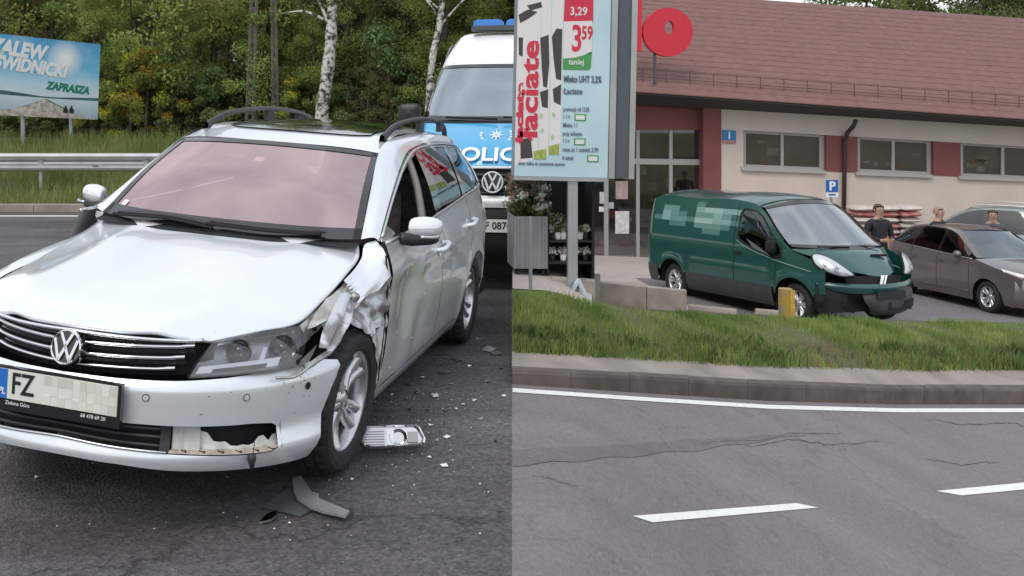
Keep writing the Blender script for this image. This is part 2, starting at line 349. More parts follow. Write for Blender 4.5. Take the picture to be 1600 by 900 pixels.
# far side of the crash road: edge line, kerb, grassy bank
mb = MB(); mb.grid(strip(lambda y: (-30, 1.5), (15.95, 16.1), 6, .004))
tag(mb.build('far_edge_line', M_['linepaint']), 'faint white edge line along the far side of the crash road', 'road marking')
fk = tag(thing('far_kerb', None, None), kind='structure')
for i in range(34):
    x = -30+i*.98; MB().box((x, 16.86, .04), (.97, .26, .16)).build('kerb_stone', M_['walk'], fk)
def bankz(y): return interp(y, [(16.9, .08), (18.5, .24), (26, .88), (30, 1.05), (60, 2.2), (120, 5)])
ys = np.r_[np.linspace(16.98, 30, 14), 45, 70, 120]
mb = MB(); mb.grid(np.array([[(x, y, bankz(y)+(.06*math.sin(x*1.3+y)+.05*math.sin(x*.5-y*2)) * (y > 18)) for x in np.linspace(-70, 2.0+.13*(y-17), 60)] for y in ys]))
tag(mb.build('grass_bank', M_['soil'], smooth=True), kind='structure')
# earth sheet far below, out to the horizon
tag(MB().grid(np.array([[(x, y, -3.6) for x in (-900, 900)] for y in (-300, 1500)])).build('ground', M_['soil']), kind='structure')

# ------------------------------------------------------------------ grass blades
def leafmat(name, c, c2, rough=.6, vs=3.0, tl=.25):
    m = mat(name, c, rough, c2=c2, vs=vs, thresh=(.35, .65), spec=.25)
    b = m.node_tree.nodes['Principled BSDF']; b.inputs['Subsurface Weight'].default_value = 0
    N = m.node_tree.nodes; L = m.node_tree.links; o = [n for n in N if n.type == 'OUTPUT_MATERIAL'][0]
    t = N.new('ShaderNodeBsdfTranslucent'); mi = N.new('ShaderNodeMixShader'); mi.inputs[0].default_value = tl
    src = b.inputs['Base Color'].links[0].from_socket; L.new(src, t.inputs[0])
    L.new(b.outputs[0], mi.inputs[1]); L.new(t.outputs[0], mi.inputs[2]); L.new(mi.outputs[0], o.inputs[0]); return m
M_['grass'] = leafmat('grass_blade', (.15, .235, .055), (.32, .39, .125), vs=2.2)
M_['grass2'] = leafmat('rough_grass', (.13, .185, .05), (.25, .30, .10), vs=.7)
M_['drygrass'] = leafmat('dry_grass', (.22, .17, .09), (.30, .24, .13), vs=1.2)
def blades(name, P, H, Wd, m, lean=.45):
    n = len(P); th = rng.uniform(0, 2*math.pi, n); d = np.c_[np.cos(th), np.sin(th), np.zeros(n)]; ph = rng.uniform(0, 2*math.pi, n)
    ln = np.c_[np.cos(ph), np.sin(ph), np.zeros(n)]*(H*rng.uniform(0, lean, n))[:, None]; up = np.array([0, 0, 1.])
    a = P-d*Wd[:, None]/2; b = P+d*Wd[:, None]/2
    c = P+ln*.35+up*(H*.6)[:, None]+d*(Wd*.35)[:, None]; e = P+ln*.35+up*(H*.6)[:, None]-d*(Wd*.35)[:, None]; t = P+ln+up*H[:, None]
    V = np.stack([a, b, c, e, t], 1).reshape(-1, 3); i = np.arange(n)*5
    F = np.stack([i, i+1, i+2, i+3], 1).tolist()+np.stack([i+3, i+2, i+4], 1).tolist()
    return obj(name, V, F, m)
def vergegrass(n, lo, hi, hm):
    P = []; H = []
    px = 803+(1800-803)*rng.random(n); q = rng.random(n)**1.0
    for a, b in zip(px, q):
        p = vergept(a, lo+(hi-lo)*b); P.append(p); H.append(p[1]*hm*(.5+rng.random()*.9)*(.75+.5*math.sin(a*.021+b*5)**2)*(.8 if b > .15 else 1.15))
    P = np.array(P); H = np.array(H); return P-np.array([0, 0, .01]), H
def keep(P, H, f):
    n = np.sin(P[:, 0]*2.1+P[:, 1]*.9)+np.sin(P[:, 0]*.8-P[:, 1]*2.7+1)+.7*np.sin(P[:, 0]*5.3+P[:, 1]*4.1); k = rng.random(len(P)) < np.clip(f+.35*n, .12, 1); return P[k], H[k]*(1+.18*n[k])
P, H = vergegrass(40000, -.04, 1.0, .0070); P, H = keep(P, H, .75); tag(blades('verge_grass', P, H, P[:, 1]*.0009, M_['grass']), 'mown green grass growing on the verge behind the kerb', 'grass', kind='stuff')
M_['weed'] = leafmat('weed_leaf', (.07, .13, .03), (.14, .20, .06), vs=3)
P, H = vergegrass(5000, -.03, .30, .012); P, H = keep(P, H, .25); tag(blades('weeds', P, H, P[:, 1]*.0022, M_['weed'], .9), 'dark broad-leaved weeds along the foot of the verge', 'weeds', kind='stuff')
P, H = vergegrass(2600, -.03, .35, .013); tag(blades('dry_grass', P, H, P[:, 1]*.0006, M_['drygrass']), 'dry straw-coloured stalks along the edge of the verge', 'grass', kind='stuff')
n = 26000; y = 17.05+(27-17.05)*rng.random(n)**1.15; x = rng.uniform(-15, 1.2, n)
P = np.c_[x, y, [bankz(v)-.03 for v in y]]; H = rng.uniform(.16, .42, n)*np.where(y > 18.8, 1.25, .8)
tag(blades('bank_grass', P, H, np.full(n, .018), M_['grass2']), 'tall rough grass on the bank around the guardrail', 'grass', kind='stuff')
# ------------------------------------------------------------------ vehicle helpers (lat = left positive, fwd, up)
def part(name, g, m, parent, smooth=True, slab=0):
    if isinstance(g, MB): mb = g
    else: mb = MB(); (mb.slab(g, slab) if slab else mb.grid(g))
    return mb.build(name, m, parent, smooth, flip=True)
def mir(G): return np.asarray(G)*np.array([-1, 1, 1])
def wheel(parent, sgn, lat, y, z, R=.322, rim=.222, steer=0, spokes=5, pair=.2, width=.21, mats=('alloy', 'rubber'), style='pair', camber=0):
    ca, sa = math.cos(steer), math.sin(steer)
    def tr(P):
        P = np.asarray(P, float).reshape(-1, 3); a, u, v = P.T; a = a+camber*v
        l = a*ca-u*sa*1; f = a*sa*1+u*ca
        return np.c_[sgn*(lat+l), y+f, z+v]
    def lath(prof, n=48, mod=None):
        th = np.arange(n)*2*math.pi/n; V = []
        for i, (a, r) in enumerate(prof):
            rr = np.full(n, r); 
            if mod and i in mod: rr = rr-np.where(np.arange(n) % 3 == 0, mod[i], 0)
            V.append(np.c_[np.full(n, a), rr*np.cos(th), rr*np.sin(th)])
        V = np.vstack(V); k = len(prof)
        return tr(V), [(i*n+j, i*n+(j+1) % n, (i+1)*n+(j+1) % n, (i+1)*n+j) for i in range(k-1) for j in range(n)]
    w = width
    hub = MB(); hub.add(*lath([(-.02, .001), (-.02, .03), (-.026, .034), (-.03, .062), (-.05, .066), (-.09, .066)], 24))
    o = part('wheel', hub, M_[mats[0]], parent)
    k = R-.322
    prof = [(.004, rim-.004), (.02, rim+.012), (.028, (rim+R)/2), (.024, R-.027), (.010, R-.009), (0, R-.004), (-.03*w/.21, R-.001), (-.032*w/.21, R-.009), (-.044*w/.21, R-.009), (-.046*w/.21, R), (-.085*w/.21, R+.001), (-.087*w/.21, R-.008), (-.1*w/.21, R-.008), (-.102*w/.21, R+.001), (-.14*w/.21, R), (-.142*w/.21, R-.009), (-.154*w/.21, R-.009), (-.156*w/.21, R-.001), (-.185*w/.21, R-.004), (-.2*w/.21, R-.018), (-.21*w/.21, R-.05), (-.2*w/.21, rim)]
    tb = MB(); tb.add(*lath(prof, 96, {4: .007, 5: .008, 6: .006, 9: .004, 10: .004, 13: .004, 14: .004, 17: .006, 18: .008})); part('tyre', tb, M_[mats[1]], o, smooth=False)
    rb = MB(); rb.add(*lath([(.006, rim), (.008, rim-.004), (-.004, rim-.012), (-.03, rim-.02), (-.16, rim-.03), (-.17, rim-.015)], 48))
    if style == 'pair': angs = [2*math.pi*i/spokes+s*pair for i in range(spokes) for s in (-1, 1)]
    else: angs = [2*math.pi*i/spokes for i in range(spokes)]
    for t in angs:
        c, s = math.cos(t), math.sin(t); e = np.array([0, c, s]); q = np.array([0, -s, c]); rr = np.linspace(.045, rim-.008, 6); V = []
        for i, r in enumerate(rr):
            f = i/5; wd = (.019+.010*f)*(rim/.222); a = -.024-.016*math.sin(f*math.pi)+.018*f*f
            for da, dq in ((-.028, -wd), (-.006, -wd*.9), (.004, 0), (-.006, wd*.9), (-.028, wd)):
                V.append(np.array([a+da, 0, 0])+e*r+q*dq)
        F = [(i*5+j, i*5+j+1, (i+1)*5+j+1, (i+1)*5+j) for i in range(5) for j in range(4)]
        rb.add(tr(V), F)
    part('rim', rb, M_[mats[0]], o, smooth=True)
    db = MB(); db.add(*lath([(-.085, .001), (-.085, .07), (-.075, .075), (-.075, .15), (-.10, .15)], 32)); part('brake_disc', db, M_['discmetal'], o)
    bb = MB(); bb.add(*lath([(-.14, .001), (-.14, rim-.02)], 32)); part('wheel_back', bb, M_['softblack'], o)
    return o
def emblem(parent, o, right, up, r, name='emblem', ring='chrome', letters=True):
    M = frame((-o[0], o[1], o[2]), (-right[0], right[1], right[2]), (-up[0], up[1], up[2]))
    R3 = np.array(M.to_3x3()); T = np.array(M.translation)
    def tf(P): return np.asarray(P)@R3.T+T
    base = MB(); n = 36; th = np.arange(n)*2*math.pi/n
    V = np.vstack([np.c_[r*np.cos(th), r*np.sin(th), np.full(n, .006)], np.c_[r*1.04*np.cos(th), r*1.04*np.sin(th), np.full(n, -.03)]])
    base.add(tf(V), [tuple(range(n))]+[(i, (i+1) % n, n+(i+1) % n, n+i) for i in range(n)]); e = base.build(name, M_['glossblack'], parent)
    rb = MB(); prof = [(r*.86, .006), (r*.88, .014), (r*.94, .018), (r, .013), (r*1.02, .004)]
    V = np.vstack([np.c_[a*np.cos(th), a*np.sin(th), np.full(n, h)] for a, h in prof]); k = len(prof)
    rb.add(tf(V), [(i*n+j, i*n+(j+1) % n, (i+1)*n+(j+1) % n, (i+1)*n+j) for i in range(k-1) for j in range(n)])
    def stroke(pts, w):
        P = np.array(pts)*r
        for a, b in zip(P[:-1], P[1:]):
            d = (b-a)/np.linalg.norm(b-a); q = np.array([-d[1], d[0]])*w*r
            a2, b2 = a-d*w*r*.5, b+d*w*r*.5
            poly = [a2-q, b2-q, b2+q, a2+q]
            V = [(x, y, h) for h in (.006, .016) for x, y in poly]; rb.add(tf(V), [(4, 5, 6, 7), (0, 1, 5, 4), (1, 2, 6, 5), (2, 3, 7, 6), (3, 0, 4, 7)])
    if letters:
        stroke([(-.36, .78), (0, .10), (.36, .78)], .085)
        stroke([(-.74, .42), (-.36, -.72), (0, .02), (.36, -.72), (.74, .42)], .085)
    rb.build('letter_ring', M_[ring], e, smooth=False); return e

# ================================================================== crashed silver estate car
car = thing('estate_car', 'silver estate car with torn left front wing and missing front fog lamp cover', 'car', M=carM((-.621, 5.950, .058), -.281, .006, -.068))
S, BP = M_['silver'], M_['blackplastic']
def side_lat(y, z):
    b = np.interp(z, [.15, .22, .30, .45, .62, .74, .825, .86, .92, 1.0, 1.12], [.80, .842, .868, .892, .903, .897, .909, .905, .886, .855, .815])
    if y < -1.5: b = b-.27*(-1.5-y)**2
    if y > .9: b = b-.02*(y-.9)
    arch = math.exp(-((math.hypot(y+1.356, z-.318)-.39)/.06)**2); b = b+.012*arch
    return b
def beltz(y): return interp(y, [(-2.2, 1.115), (-1.7, 1.10), (-1.3, 1.082), (-.75, 1.05), (-.1, 1.015), (.6, .992), (.95, .985)])
# --- bonnet
rows_c = [(2.255, .735), (2.13, .795), (1.88, .845), (1.5, .895), (1.25, .93), (1.10, .952), (1.0, .968)]
rows_e = [(.505, 2.085, .702), (.63, 1.92, .722), (.735, 1.76, .742), (.748, 1.45, .80), (.748, 1.18, .862), (.745, 1.0, .912), (.715, .92, .972)]
ts = np.array([0, .2, .4, .6, .75, .88, 1]); rows = []
for (yc, zc), (le, ye, ze) in zip(rows_c, rows_e):
    r = []
    for t in np.r_[-ts[:0:-1], ts]:
        a = abs(t); z = ze+(zc-ze)*(1-a**2.4)+.010*math.exp(-((a-.62)/.10)**2); r.append((le*t, ye+(yc-ye)*(1-a**2), z))
    rows.append(r)
hood = part('bonnet', net(rows, 40, 60), S, car, slab=.015)
# --- windscreen and cowl
ws_b = [(-.725, .925, .985), (-.45, 1.0, .975), (0, 1.03, .972), (.45, 1.0, .975), (.725, .925, .985)]
ws_t = [(-.605, .30, 1.386), (-.36, .375, 1.405), (0, .40, 1.413), (.36, .375, 1.405), (.605, .30, 1.386)]
wsm = [tuple((np.array(a)*.5+np.array(b)*.5)+np.array([0, .012, .022])) for a, b in zip(ws_b, ws_t)]
WS = net([ws_b, wsm, ws_t], 20, 30)
wsp = part('windscreen', WS, M_['wsglass'], car)
brd = MB(); k = 2
for sl in (WS[:, :k], WS[:, -k:], WS[-2:, :], WS[:3, :]): brd.grid(sl+np.array([0, .002, .003]))
part('black_border', brd, M_['glossblack'], wsp)
part('cowl', net([[(-.73, 1.0, .955), (0, 1.09, .955), (.73, 1.0, .955)], [(-.725, .92, .975), (0, 1.025, .966), (.725, .92, .975)]], 4, 20), M_['softblack'], car)
for (a, b, c) in (((-.60, 1.03, 1.0), (-.30, 1.015, 1.005), (-.02, 1.05, .985)), ((-.06, 1.045, 1.004), (.24, 1.04, 1.0), (.54, .985, 1.0))):
    p = crom([a, b, c], 14); w = part('wiper', MB().tube(p, .009, 6), M_['softblack'], car); 
    part('wiper_blade', MB().tube(p+np.array([.02, -.01, .012]), [.004]+[.012]*12+[.004], 6), BP, w)
G = net([[(-.60, .80, 1.05), (-.54, .80, 1.05)], [(-.595, .78, 1.07), (-.54, .785, 1.07)]], 2, 2)
part('registration_sticker', WS[2:4, 2:4]+np.array([0, .004, .004]), M_['whiteprint'], wsp)
part('sensor_housing', MB().box((0, .33, 1.355), (.11, .10, .05)).box((0, .23, 1.30), (.22, .03, .065)), M_['interior'], car)
part('toll_sticker', WS[14:16, 14:16]+np.array([0, -.004, -.004]), mat('pale_sticker', (.75, .70, .72), .6), wsp)
# --- roof, pillars
inner = [(.728, .925, .99), (.668, .62, 1.195), (.607, .30, 1.39), (.585, 0, 1.462), (.57, -.6, 1.492), (.56, -1.2, 1.487), (.55, -1.7, 1.45), (.535, -2.12, 1.36)]
outer = [(.805, .87, .985), (.75, .50, 1.18), (.70, .12, 1.345), (.672, -.15, 1.407), (.655, -.6, 1.437), (.64, -1.2, 1.432), (.62, -1.7, 1.392), (.59, -2.12, 1.29)]
mid = [tuple((np.array(a)+np.array(b))/2+np.array([.012, .0, .014])) for a, b in zip(inner, outer)]
PIL = net([inner, mid, outer], 7, 60)
for s in (1, -1): part('roof_pillar', PIL*np.array([s, 1, 1]), S, car)
ZC = [(.42, 1.412), (.2, 1.45), (0, 1.477), (-.6, 1.522), (-1.2, 1.524), (-1.7, 1.488), (-2.12, 1.405)]
INY = [(p[1], p[0], p[2]) for p in inner[2:]]
def roofz(y, lat, up=0):
    zc = float(sp(ZC, y)[0]); le, ze = sp([(a, b, c) for a, b, c in INY], min(y, .30))[0]; return zc-(zc-ze)*min(1, abs(lat)/le)**2.3+up
G = []
for i, f in enumerate(np.linspace(0, 1, 26)):
    r = []
    for t in np.linspace(-1, 1, 25):
        yf = .30+(.405-.30)*(1-t*t); y = yf+(-2.12-yf)*f; le = float(sp([(a, b) for a, b, c in INY], min(y, .30))[0]); r.append((le*t, y, roofz(y, le*t)))
    G.append(r)
roof = part('roof', np.array(G), S, car)
G = []
for f in np.linspace(0, 1, 16):
    r = []
    for t in np.linspace(-1, 1, 17):
        y0 = .035+.045*(1-t*t)-.05*abs(t)**8; y = y0+(-1.08+.04*abs(t)**6-y0)*f; r.append((.455*t, y, roofz(y, .455*t, .008)))
    G.append(r)
sr = part('sunroof', np.array(G), M_['glossblack'], roof)
for s in (1, -1):
    p = crom([(.562, .10, 1.462), (.562, -.02, 1.503), (.56, -.25, 1.552), (.553, -.8, 1.585), (.545, -1.3, 1.572), (.535, -1.62, 1.53), (.53, -1.72, 1.47)], 34)*np.array([s, 1, 1])
    rl = MB(); 
    V = []; n = len(p)
    for i, q in enumerate(p):
        wd = .019; ht = .013+.012*(abs(i/(n-1)-.5)*2)**6
        V.append([q+np.array([s*dx, 0, dz]) for dx, dz in ((-wd, -ht), (-wd*.7, ht*.8), (0, ht*1.1), (wd*.7, ht*.8), (wd, -ht), (-wd, -ht))])
    rl.grid(np.array(V)); r_ = part('roof_rail', rl, BP, roof)
    for yy in (-.85, -1.45): part('rail_foot', MB().box((s*.548, yy, 1.535), (.03, .12, .085)), BP, r_, smooth=False)
# --- bumper
BC = [(0, 0, 2.305), (.14, .25, 2.285), (.26, .45, 2.215), (.36, .60, 2.11), (.46, .72, 1.975), (.58, .80, 1.83), (.74, .848, 1.68), (.88, .868, 1.56), (1, .872, 1.50)]
def bpt(s, z):
    l, y = sp(BC, abs(s))[0]; l2, y2 = sp(BC, min(1, abs(s)+.01))[0]; l1, y1 = sp(BC, max(0, abs(s)-.01))[0]
    t = np.array([l2-l1, y2-y1]); t /= np.linalg.norm(t); nrm = np.array([-t[1], t[0]]); 
    off = float(np.interp(z, [.15, .2, .24, .28, .31, .36, .42, .50, .535, .56, .62], [-.05, -.015, .012, .024, .012, -.004, .0, .004, .004, -.012, -.05]))
    return np.array([(l+nrm[0]*off)*(1 if s >= 0 else -1), y+nrm[1]*off, z])
BTOP = [(0, .562), (.26, .566), (.36, .572), (.46, .582), (.58, .590), (.74, .580), (.88, .556), (1, .535)]
BLOW = [(0, .258), (.14, .252), (.26, .232), (.46, .208), (.58, .195), (.74, .19), (1, .20)]
def band(s0, s1, za, zb, n=40, m=9, sgn=1):
    return np.array([[bpt(sgn*s, (za(s)+(zb(s)-za(s))*j/(m-1))) for j in range(m)] for s in np.linspace(s0, s1, n)])
zt = lambda s: interp(s, BTOP); zl = lambda s: interp(s, BLOW)
zop = lambda s: interp(s, [(0, .405), (.2, .402), (.30, .396), (.42, .39), (.47, .38), (.50, .355)])      # top of the openings
zlip = lambda s: interp(s, [(0, .318), (.26, .297), (.40, .28), (.46, .275), (.49, .29), (.50, .30)])
bump = part('front_bumper', band(0, .5, zt, zop, 50, 12), S, car)
def corner(sgn):
    G = []
    for j in range(24):
        f = j/23; r = []
        zb_ = .195+.36*f; sm = float(np.interp(zb_, [.19, .27, .35, .45, .56], [.655, .68, .72, .79, .89])) + (.010*math.sin(j*2.1)*(f > .75) if sgn > 0 else 0)
        for i in range(30):
            s = .5+(sm-.5)*i/29; a, b = interp(s, BLOW), zt(s); r.append(bpt(sgn*s, a+(b-a)*f))
        G.append(r)
    return np.array(G)
mbb = MB()
arch = lambda s: interp(s, [(.5, .19), (.70, .19), (.74, .22), (.82, .36), (.92, .475), (1, .53)])
mbb.grid(corner(1)); mbb.grid(band(0, .5, zlip, zl, 40, 6)); mbb.grid(band(.41, .5, zop, zlip, 8, 6)*0+band(.485, .5, zop, zlip, 8, 6))
part('bumper_corner', mbb, S, bump)
part('bumper_half', MB().grid(band(0, .5, zt, zop, 50, 12, -1)).grid(corner(-1)).grid(band(0, .5, zlip, zl, 40, 6, -1)), S, bump)
# sensors, scuffs
for s, z, hole in ((.19, .505, 0), (.40, .497, 0), (.60, .502, 1), (-.2, .505, 0)):
    c = bpt(s, z); c2 = bpt(s+.012, z); t = (c2-c)/np.linalg.norm(c2-c); u = np.array([0, 0, 1.]); nn = np.cross(t, u); nn = nn if nn[1] > 0 else -nn
    mb = MB(); mb.lathe([(.001, .0105), (.003, .012), (.003, .0135), (.0005, .0145)], c, nn, 20); part('parking_sensor', mb, M_['darkgrey'], bump)
    mb = MB(); mb.lathe([(.0025, .0001), (.0025, .011)] if not hole else [(.004, .0001), (.004, .015)], c, nn, 20); part('sensor_face', mb, M_['softblack'] if hole else S, bump)
scr = MB()
for i in range(46):
    s = random.gauss(.585, .035) if i < 34 else random.uniform(.3, .6); z = random.gauss(.545, .022) if i < 26 else random.uniform(.40, .53)
    if z > zt(s)-.008 or s > .9: continue
    L_ = random.uniform(.002, .012); a = random.uniform(-.5, .9)
    p = [bpt(s+u*.9*L_*math.cos(a)*.5+v*.0012, z+u*L_*math.sin(a)*.5+v*.0016*random.uniform(.4, 1.6)) for u, v in ((-1, 0), (0, -1), (1, 0), (0, 1))]
    cpt = np.mean(p, 0); nn = np.cross(p[2]-p[0], p[3]-p[1]); nn /= np.linalg.norm(nn)+1e-9; nn = nn if nn[1] > 0 else -nn
    scr.add([q+nn*.0015 for q in p], [(0, 1, 2, 3)])
part('scuff_mark', scr, M_['softblack'], bump, smooth=False)['kind'] = 'stuff'
# lower grille
lg = MB().grid(band(0, .27, lambda s: zop(s)+.004, lambda s: zlip(s)-.004, 20, 3)-np.array([0, .06, 0])).grid(band(0, .45, lambda s: zop(s)+.004, lambda s: zlip(s)-.004, 20, 3, -1)-np.array([0, .06, 0]))
lgo = part('lower_grille', lg, M_['softblack'], car)
for f in (.2, .5, .8):
    p = np.array([bpt(s, zop(abs(s))+(zlip(abs(s))-zop(abs(s)))*f)-np.array([0, .02, 0]) for s in np.linspace(-.44, .235, 30)])
    part('grille_slat', MB().tube(p, .008, 6), BP, lgo)
p = np.array([bpt(s, zlip(abs(s))+.006)+np.array([0, .003, 0]) for s in np.linspace(-.45, .24, 30)]); part('chrome_strip', MB().tube(p, .006, 6), M_['dullchrome'], lgo)
part('grille_end', MB().grid(band(.222, .243, zop, zlip, 4, 4)-np.array([0, .012, 0])), BP, lgo)
# broken fog lamp recess on the left: bare carrier, torn bracket, hanging clip
fz = MB().grid(band(.243, .30, lambda s: zop(s)+.002, zlip, 8, 4)-np.array([0, .028, 0])); fog = part('fog_recess', fz, mat('bare_carrier_plastic', (.50, .50, .48), .5, var=.12, vs=20), car)
part('recess_rib', MB().grid(band(.262, .266, zop, zlip, 3, 3)-np.array([0, .012, 0])), M_['galv'], fog)
part('recess_back', MB().grid(band(.285, .50, lambda s: zop(s)+.01, lambda s: zlip(s)-.01, 16, 5)*np.array([.91, .955, 1])).grid(np.array([[bpt(.497, z), bpt(.497, z)*np.array([.9, .95, 1])] for z in (.28, .33, .39)])), M_['softblack'], fog)
jag = [.30, .32, .38, .70, .74, .72, .88, .90, .86, .90, .84, .62, .58, .80, .60, .56]
br = np.array([[bpt(s, zlip(s)+(zop(s)-zlip(s))*(1-j)*g*(.9 if i else 1))*np.array([.975, .985, 1])-np.array([0, .012*math.sin(i*1.7)*j, 0]) for j in (0, .5, 1)] for i, (s, j_) in enumerate(zip(np.linspace(.295, .487, 16), jag)) for g in [1.0-j_+.12]])
part('torn_bracket', br, mat('pale_torn_plastic', (.60, .60, .58), .35, var=.1, vs=30, bump=.6, bs=25), fog)
lst = np.array([[bpt(s, zlip(s)+.004+dz)-np.array([0, dy, 0]) for dz, dy in ((.0, .0), (.006, .012), (.008, .045))] for s in np.linspace(.243, .488, 24)])
part('dirty_ledge', lst, mat('dirty_ledge', (.42, .37, .32), .8, var=.3, vs=25), fog)
for s in np.linspace(.27, .46, 6): 
    c = bpt(s, zlip(s)+.011)-np.array([0, .004, 0]); part('clip_slot', MB().box(c-np.array([0, .008, 0]), (.024, .004, .003)).box(c-np.array([.011, .008, 0]), (.004, .004, .007)).box(c-np.array([-.011, .008, 0]), (.004, .004, .007)), M_['softblack'], fog, smooth=False)
c = bpt(.42, .275); part('hanging_clip', MB().tube([c+np.array([0, .0, .05]), c+np.array([.002, .012, .02]), c+np.array([0, .014, 0])], .002, 5).lathe([(-.022, .006), (-.018, .015), (.0, .017), (.014, .012), (.03, .010), (.032, .001)], c+np.array([0, .016, -.012]), (.1, .1, -1), 10), M_['blackplastic'], fog)
# right-hand fog grille (intact)
part('fog_grille', MB().grid(band(.25, .488, zop, zlip, 14, 4, -1)-np.array([0, .02, 0])), BP, bump)
# --- grille
def gy(l): return 2.262-.55*l*l-.25*abs(l)**3
gb = MB().grid(np.array([[(l, gy(l)-.05, z+.02*abs(l)) for z in (.555, .60, .65, .72)] for l in np.linspace(-.50, .50, 30)])); grille = part('grille', gb, M_['softblack'], car)
for i, (z, hw) in enumerate(((.716, .478), (.676, .455), (.633, .425), (.590, .395))):
    V = []
    for l in np.linspace(-hw, hw, 41):
        zz = z+.012*abs(l)*(1 if i else -1.5)-(.012 if i == 0 else 0)*abs(l); e = max(0, abs(l)-hw+.05)*.5
        y = gy(l)+(.004 if i == 0 else 0); V.append([(l, y-.03, zz+.002), (l, y, zz+.007+e*.3), (l, y+.005, zz), (l, y-.002, zz-.006), (l, y-.03, zz-.010)])
    part('grille_slat', np.array(V), M_['chrome'], grille)
    V = []
    for l in np.linspace(-hw, hw, 41): V.append([(l, gy(l)-.012, z-.012+.012*abs(l)), (l, gy(l)-.014, z-.026+.012*abs(l))])
    part('grille_bar', np.array(V), M_['glossblack'], grille)
emblem(grille, (0, 2.285, .655), (1, 0, 0), (0, -.18, 1), .066)
# --- number plate
plo = part('number_plate', MB().box((0, 2.325, .478), (.545, .02, .165)), M_['glossblack'], car, smooth=False)
part('plate_face', MB().box((.0, 2.337, .497), (.518, .006, .112)), M_['plate'], plo, smooth=False)
part('euro_band', MB().box((-.238, 2.3405, .497), (.042, .002, .112)), M_['euroblue'], plo, smooth=False)
def on_plate(l, z, y=2.342): return frame((-l, y, z), (-1, 0, 0), (0, 0, 1))
text('plate_letters', 'FZ', .115, M_['ink'], on_plate(-.148, .499), plo, .0008, .0015, sx=.80)
text('country_code', 'PL', .036, M_['whiteprint'], on_plate(-.238, .468), plo, .0008, .0005, sx=.85)
for i in range(10):
    for j in range(3):
        if random.random() < .8: part('blank_patch', MB().box((-.055+.031*i+.0155, 2.3405, .460+.037*j), (.0305, .0016, .0365)), M_[random.choice(['plate2', 'plate3', 'plate'])], plo, smooth=False)
text('dealer_text', 'Zielona Góra', .020, M_['whiteprint'], on_plate(-.17, .424, 2.3365), plo, .0006)
text('dealer_phone', '68 478 69 20', .020, M_['whiteprint'], on_plate(.16, .424, 2.3365), plo, .0006)
# --- headlights
HL = [[(.462, 2.172, .572), (.60, 2.085, .580), (.72, 1.975, .588), (.792, 1.865, .597)], [(.487, 2.135, .64), (.615, 2.04, .66), (.725, 1.92, .67), (.79, 1.80, .675)], [(.512, 2.085, .702), (.61, 1.965, .718), (.69, 1.87, .727), (.752, 1.78, .733)]]
HG = net(HL, 12, 26); nrm = np.array([.55, .8, .2]); nrm /= np.linalg.norm(nrm)
for s in (1, -1):
    f = np.array([s, 1, 1]); h = part('headlight', (HG-nrm*.075)*f, M_['lampgrey'], car)
    wall = [np.array([HG[0], HG[0]-nrm*.075]), np.array([HG[-1], HG[-1]-nrm*.075]), np.array([HG[:, 0], HG[:, 0]-nrm*.075]), np.array([HG[:, -1], HG[:, -1]-nrm*.075])]
    mb = MB(); [mb.grid(w*f) for w in wall]; part('lamp_rim', mb, M_['softblack'], h)
    for u, v, r in ((.56, 8.5, .050), (.50, 18.5, .056)):
        c = HG[int(u*11), int(v)]-nrm*.035; mb = MB(); ax = np.array([.35, .93, .05])*f
        mb.lathe([(.02, r), (.012, r*.96), (-.01, r*.8), (-.03, r*.45), (-.034, .001)], c*f, ax, 24); b = part('lamp_bowl', mb, M_['reflector'], h)
        part('bulb', MB().lathe([(.012, .001), (.012, .016), (0, .02), (-.03, .02)], c*f, ax, 12), M_['glossblack'], b)
    part('lamp_trim', MB().grid((HG[1:4, 1:19]-nrm*.022)*f).grid((HG[3:7, 13:15]-nrm*.03)*f).grid((HG[9:11, 2:24]-nrm*.03)*f), M_['dullchrome'], h)
    part('indicator', MB().grid((HG[1:3, 4:16]-nrm*.015)*f), M_['glossblack'], h)
    part('lens', HG*f, M_['clearglass'], h)
part('headlight_shard', MB().grid(net([[(.79, 1.88, .585), (.81, 1.80, .60)], [(.80, 1.87, .62), (.825, 1.76, .66)]], 4, 4)).tube(crom([(.74, 1.98, .565), (.80, 1.917, .565), (.84, 1.814, .605), (.88, 1.714, .640), (.885, 1.62, .69)], 14), [.006]*6+[.012]*4+[.008]*4, 6), M_['primer'], car)
# --- wheels
wheel(car, 1, .853, 1.356, .322, steer=.05, camber=.05)
wheel(car, 1, .858, -1.356, .322)
for y in (1.356, -1.356): wheel(car, -1, .855, y, .235)
# wheel housings, floor, dark core
def well(y, sgn):
    th = np.linspace(-.15, math.pi+.15, 22); return np.array([[(sgn*l, y+.37*math.cos(t), .33+.37*math.sin(t)) for t in th] for l in (.80, .5)])
for y in (1.356, -1.356):
    for s in (1, -1):
        W_ = well(y, s); part('wheel_housing', MB().grid(W_).grid(np.array([W_[1], W_[1]*0+np.array([s*.5, y, .3])])), M_['softblack'], car)
part('underbody', MB().box((0, -.75, .27), (1.6, 3.2, .12)).box((0, 1.3, .30), (.9, 1.2, .14)).box((0, 1.7, .45), (.95, .6, .42)).box((0, 1.3, .62), (1.0, .7, .25)), M_['softblack'], car, smooth=False)  # plain dark boxes, added under the shell to block light
